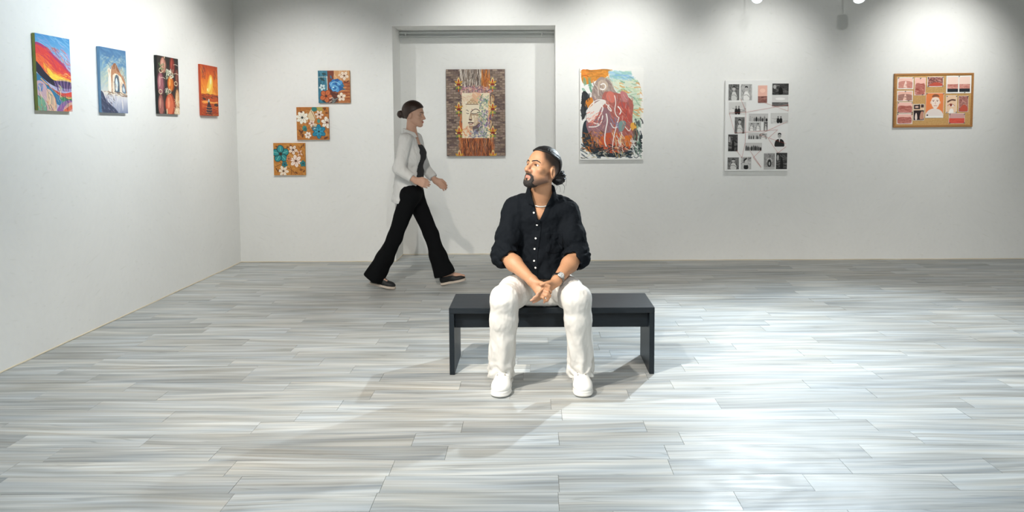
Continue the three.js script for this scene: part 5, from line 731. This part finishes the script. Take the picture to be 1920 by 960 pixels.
  // flared trousers
  const flare = (hip, knee, ank, low) => blend(0.03, cap(hip, knee, 0.088, 0.066), cap(knee, mixv(knee, ank, 0.55), 0.066, 0.076), cap(mixv(knee, ank, 0.55), low, 0.076, 0.098));
  const lowN = [-1.475, 0.085, -6.19], lowF = [-0.83, 0.10, -6.32];
  const trN = flare(hipN, kneeN, ankN, lowN), trF2 = flare(hipF, kneeF, ankF, lowF), dN = unit(subv(lowN, kneeN)), dF = unit(subv(lowF, kneeF));
  const tf = (x, y, z) => { const w = 0.004 * Math.sin(Math.atan2(x - lerp(kneeN[0], lowN[0], (0.47 - y) / 0.38), z + 6.19) * 4 + y * 6) * sstep(0.5, 0.2, y) + 0.003 * n3(x * 12, y * 7, z * 12); let a = smax(trN(x, y, z) - w, half(dN, addv(lowN, dN, -0.012))(x, y, z), 0.006), b = smax(trF2(x, y, z) - w, half(dF, addv(lowF, dF, -0.005))(x, y, z), 0.006); a = smax(a, 0.012 - y, 0.004); let d = smin(a, b, y > 0.6 ? 0.04 : 0.004); d = smin(d, ell([-1.12, 0.89, -6.24], [0.105, 0.115, 0.155])(x, y, z), 0.05); return smax(d, y - 0.99, 0.005); };
  part('trousers', place(surf(tf, [-1.62, 0.0, -6.5], [-0.66, 1.03, -6.0], 0.0065)), new THREE.MeshPhysicalMaterial({ color: new THREE.Color().setRGB(0.005, 0.0055, 0.0065), roughness: 0.9, specularIntensity: 0.2 }), she);
  // slip-on shoes
  const dark = std(new THREE.Color().setRGB(0.008, 0.009, 0.011), 0.6), pale = std(0xcdbfb2, 0.7);
  const slip = (heel, toe, ty) => { // heel and toe points of the sole
    const d = subv(toe, heel), L = Math.hypot(...d), g = new THREE.Group(); g.name = 'shoe'; she.add(g); g.position.set(heel[0] - O[0], heel[1], heel[2] - O[2]); const zx = unit(d), up = unit([-zx[1] * zx[0], 1 - zx[1] * zx[1], -zx[1] * zx[2]]), rt = [up[1] * zx[2] - up[2] * zx[1], up[2] * zx[0] - up[0] * zx[2], up[0] * zx[1] - up[1] * zx[0]];
    g.quaternion.setFromRotationMatrix(new THREE.Matrix4().makeBasis(V(...rt), V(...up), V(...zx)));
    const sole2 = blend(0.02, cap([0, 0, 0.034], [0, 0, 0.12], 0.032, 0.031), cap([0, 0, 0.12], [0, 0, L - 0.075], 0.031, 0.044), cap([0, 0, L - 0.075], [0, 0, L - 0.042], 0.044, 0.042));
    part('sole', surf((x, y, z) => smax(smax(sole2(x, 0, z), y - 0.022, 0.004), -y, 0.004), [-0.06, -0.006, -0.01], [0.06, 0.04, L + 0.02], 0.004), pale, g);
    part('upper', surf((x, y, z) => smax(blend(0.02, ell([0, 0.03, L - 0.08], [0.041, 0.034, 0.077]), cap([0, 0.05, L - 0.12], [0, 0.065, 0.06], 0.034, 0.034), ell([0, 0.05, 0.045], [0.031, 0.045, 0.043]))(x, y, z), 0.018 - y, 0.003), [-0.06, 0.01, -0.01], [0.06, 0.12, L + 0.02], 0.004), dark, g);
  };
  slip([-1.515, 0.045, -6.205], [-1.27, 0.002, -6.18]); slip([-0.875, 0.002, -6.32], [-0.635, 0.05, -6.33]);
}

scene.traverse((o) => { if (o.isMesh) o.castShadow = o.receiveShadow = true; });
renderer.render(scene, camera);
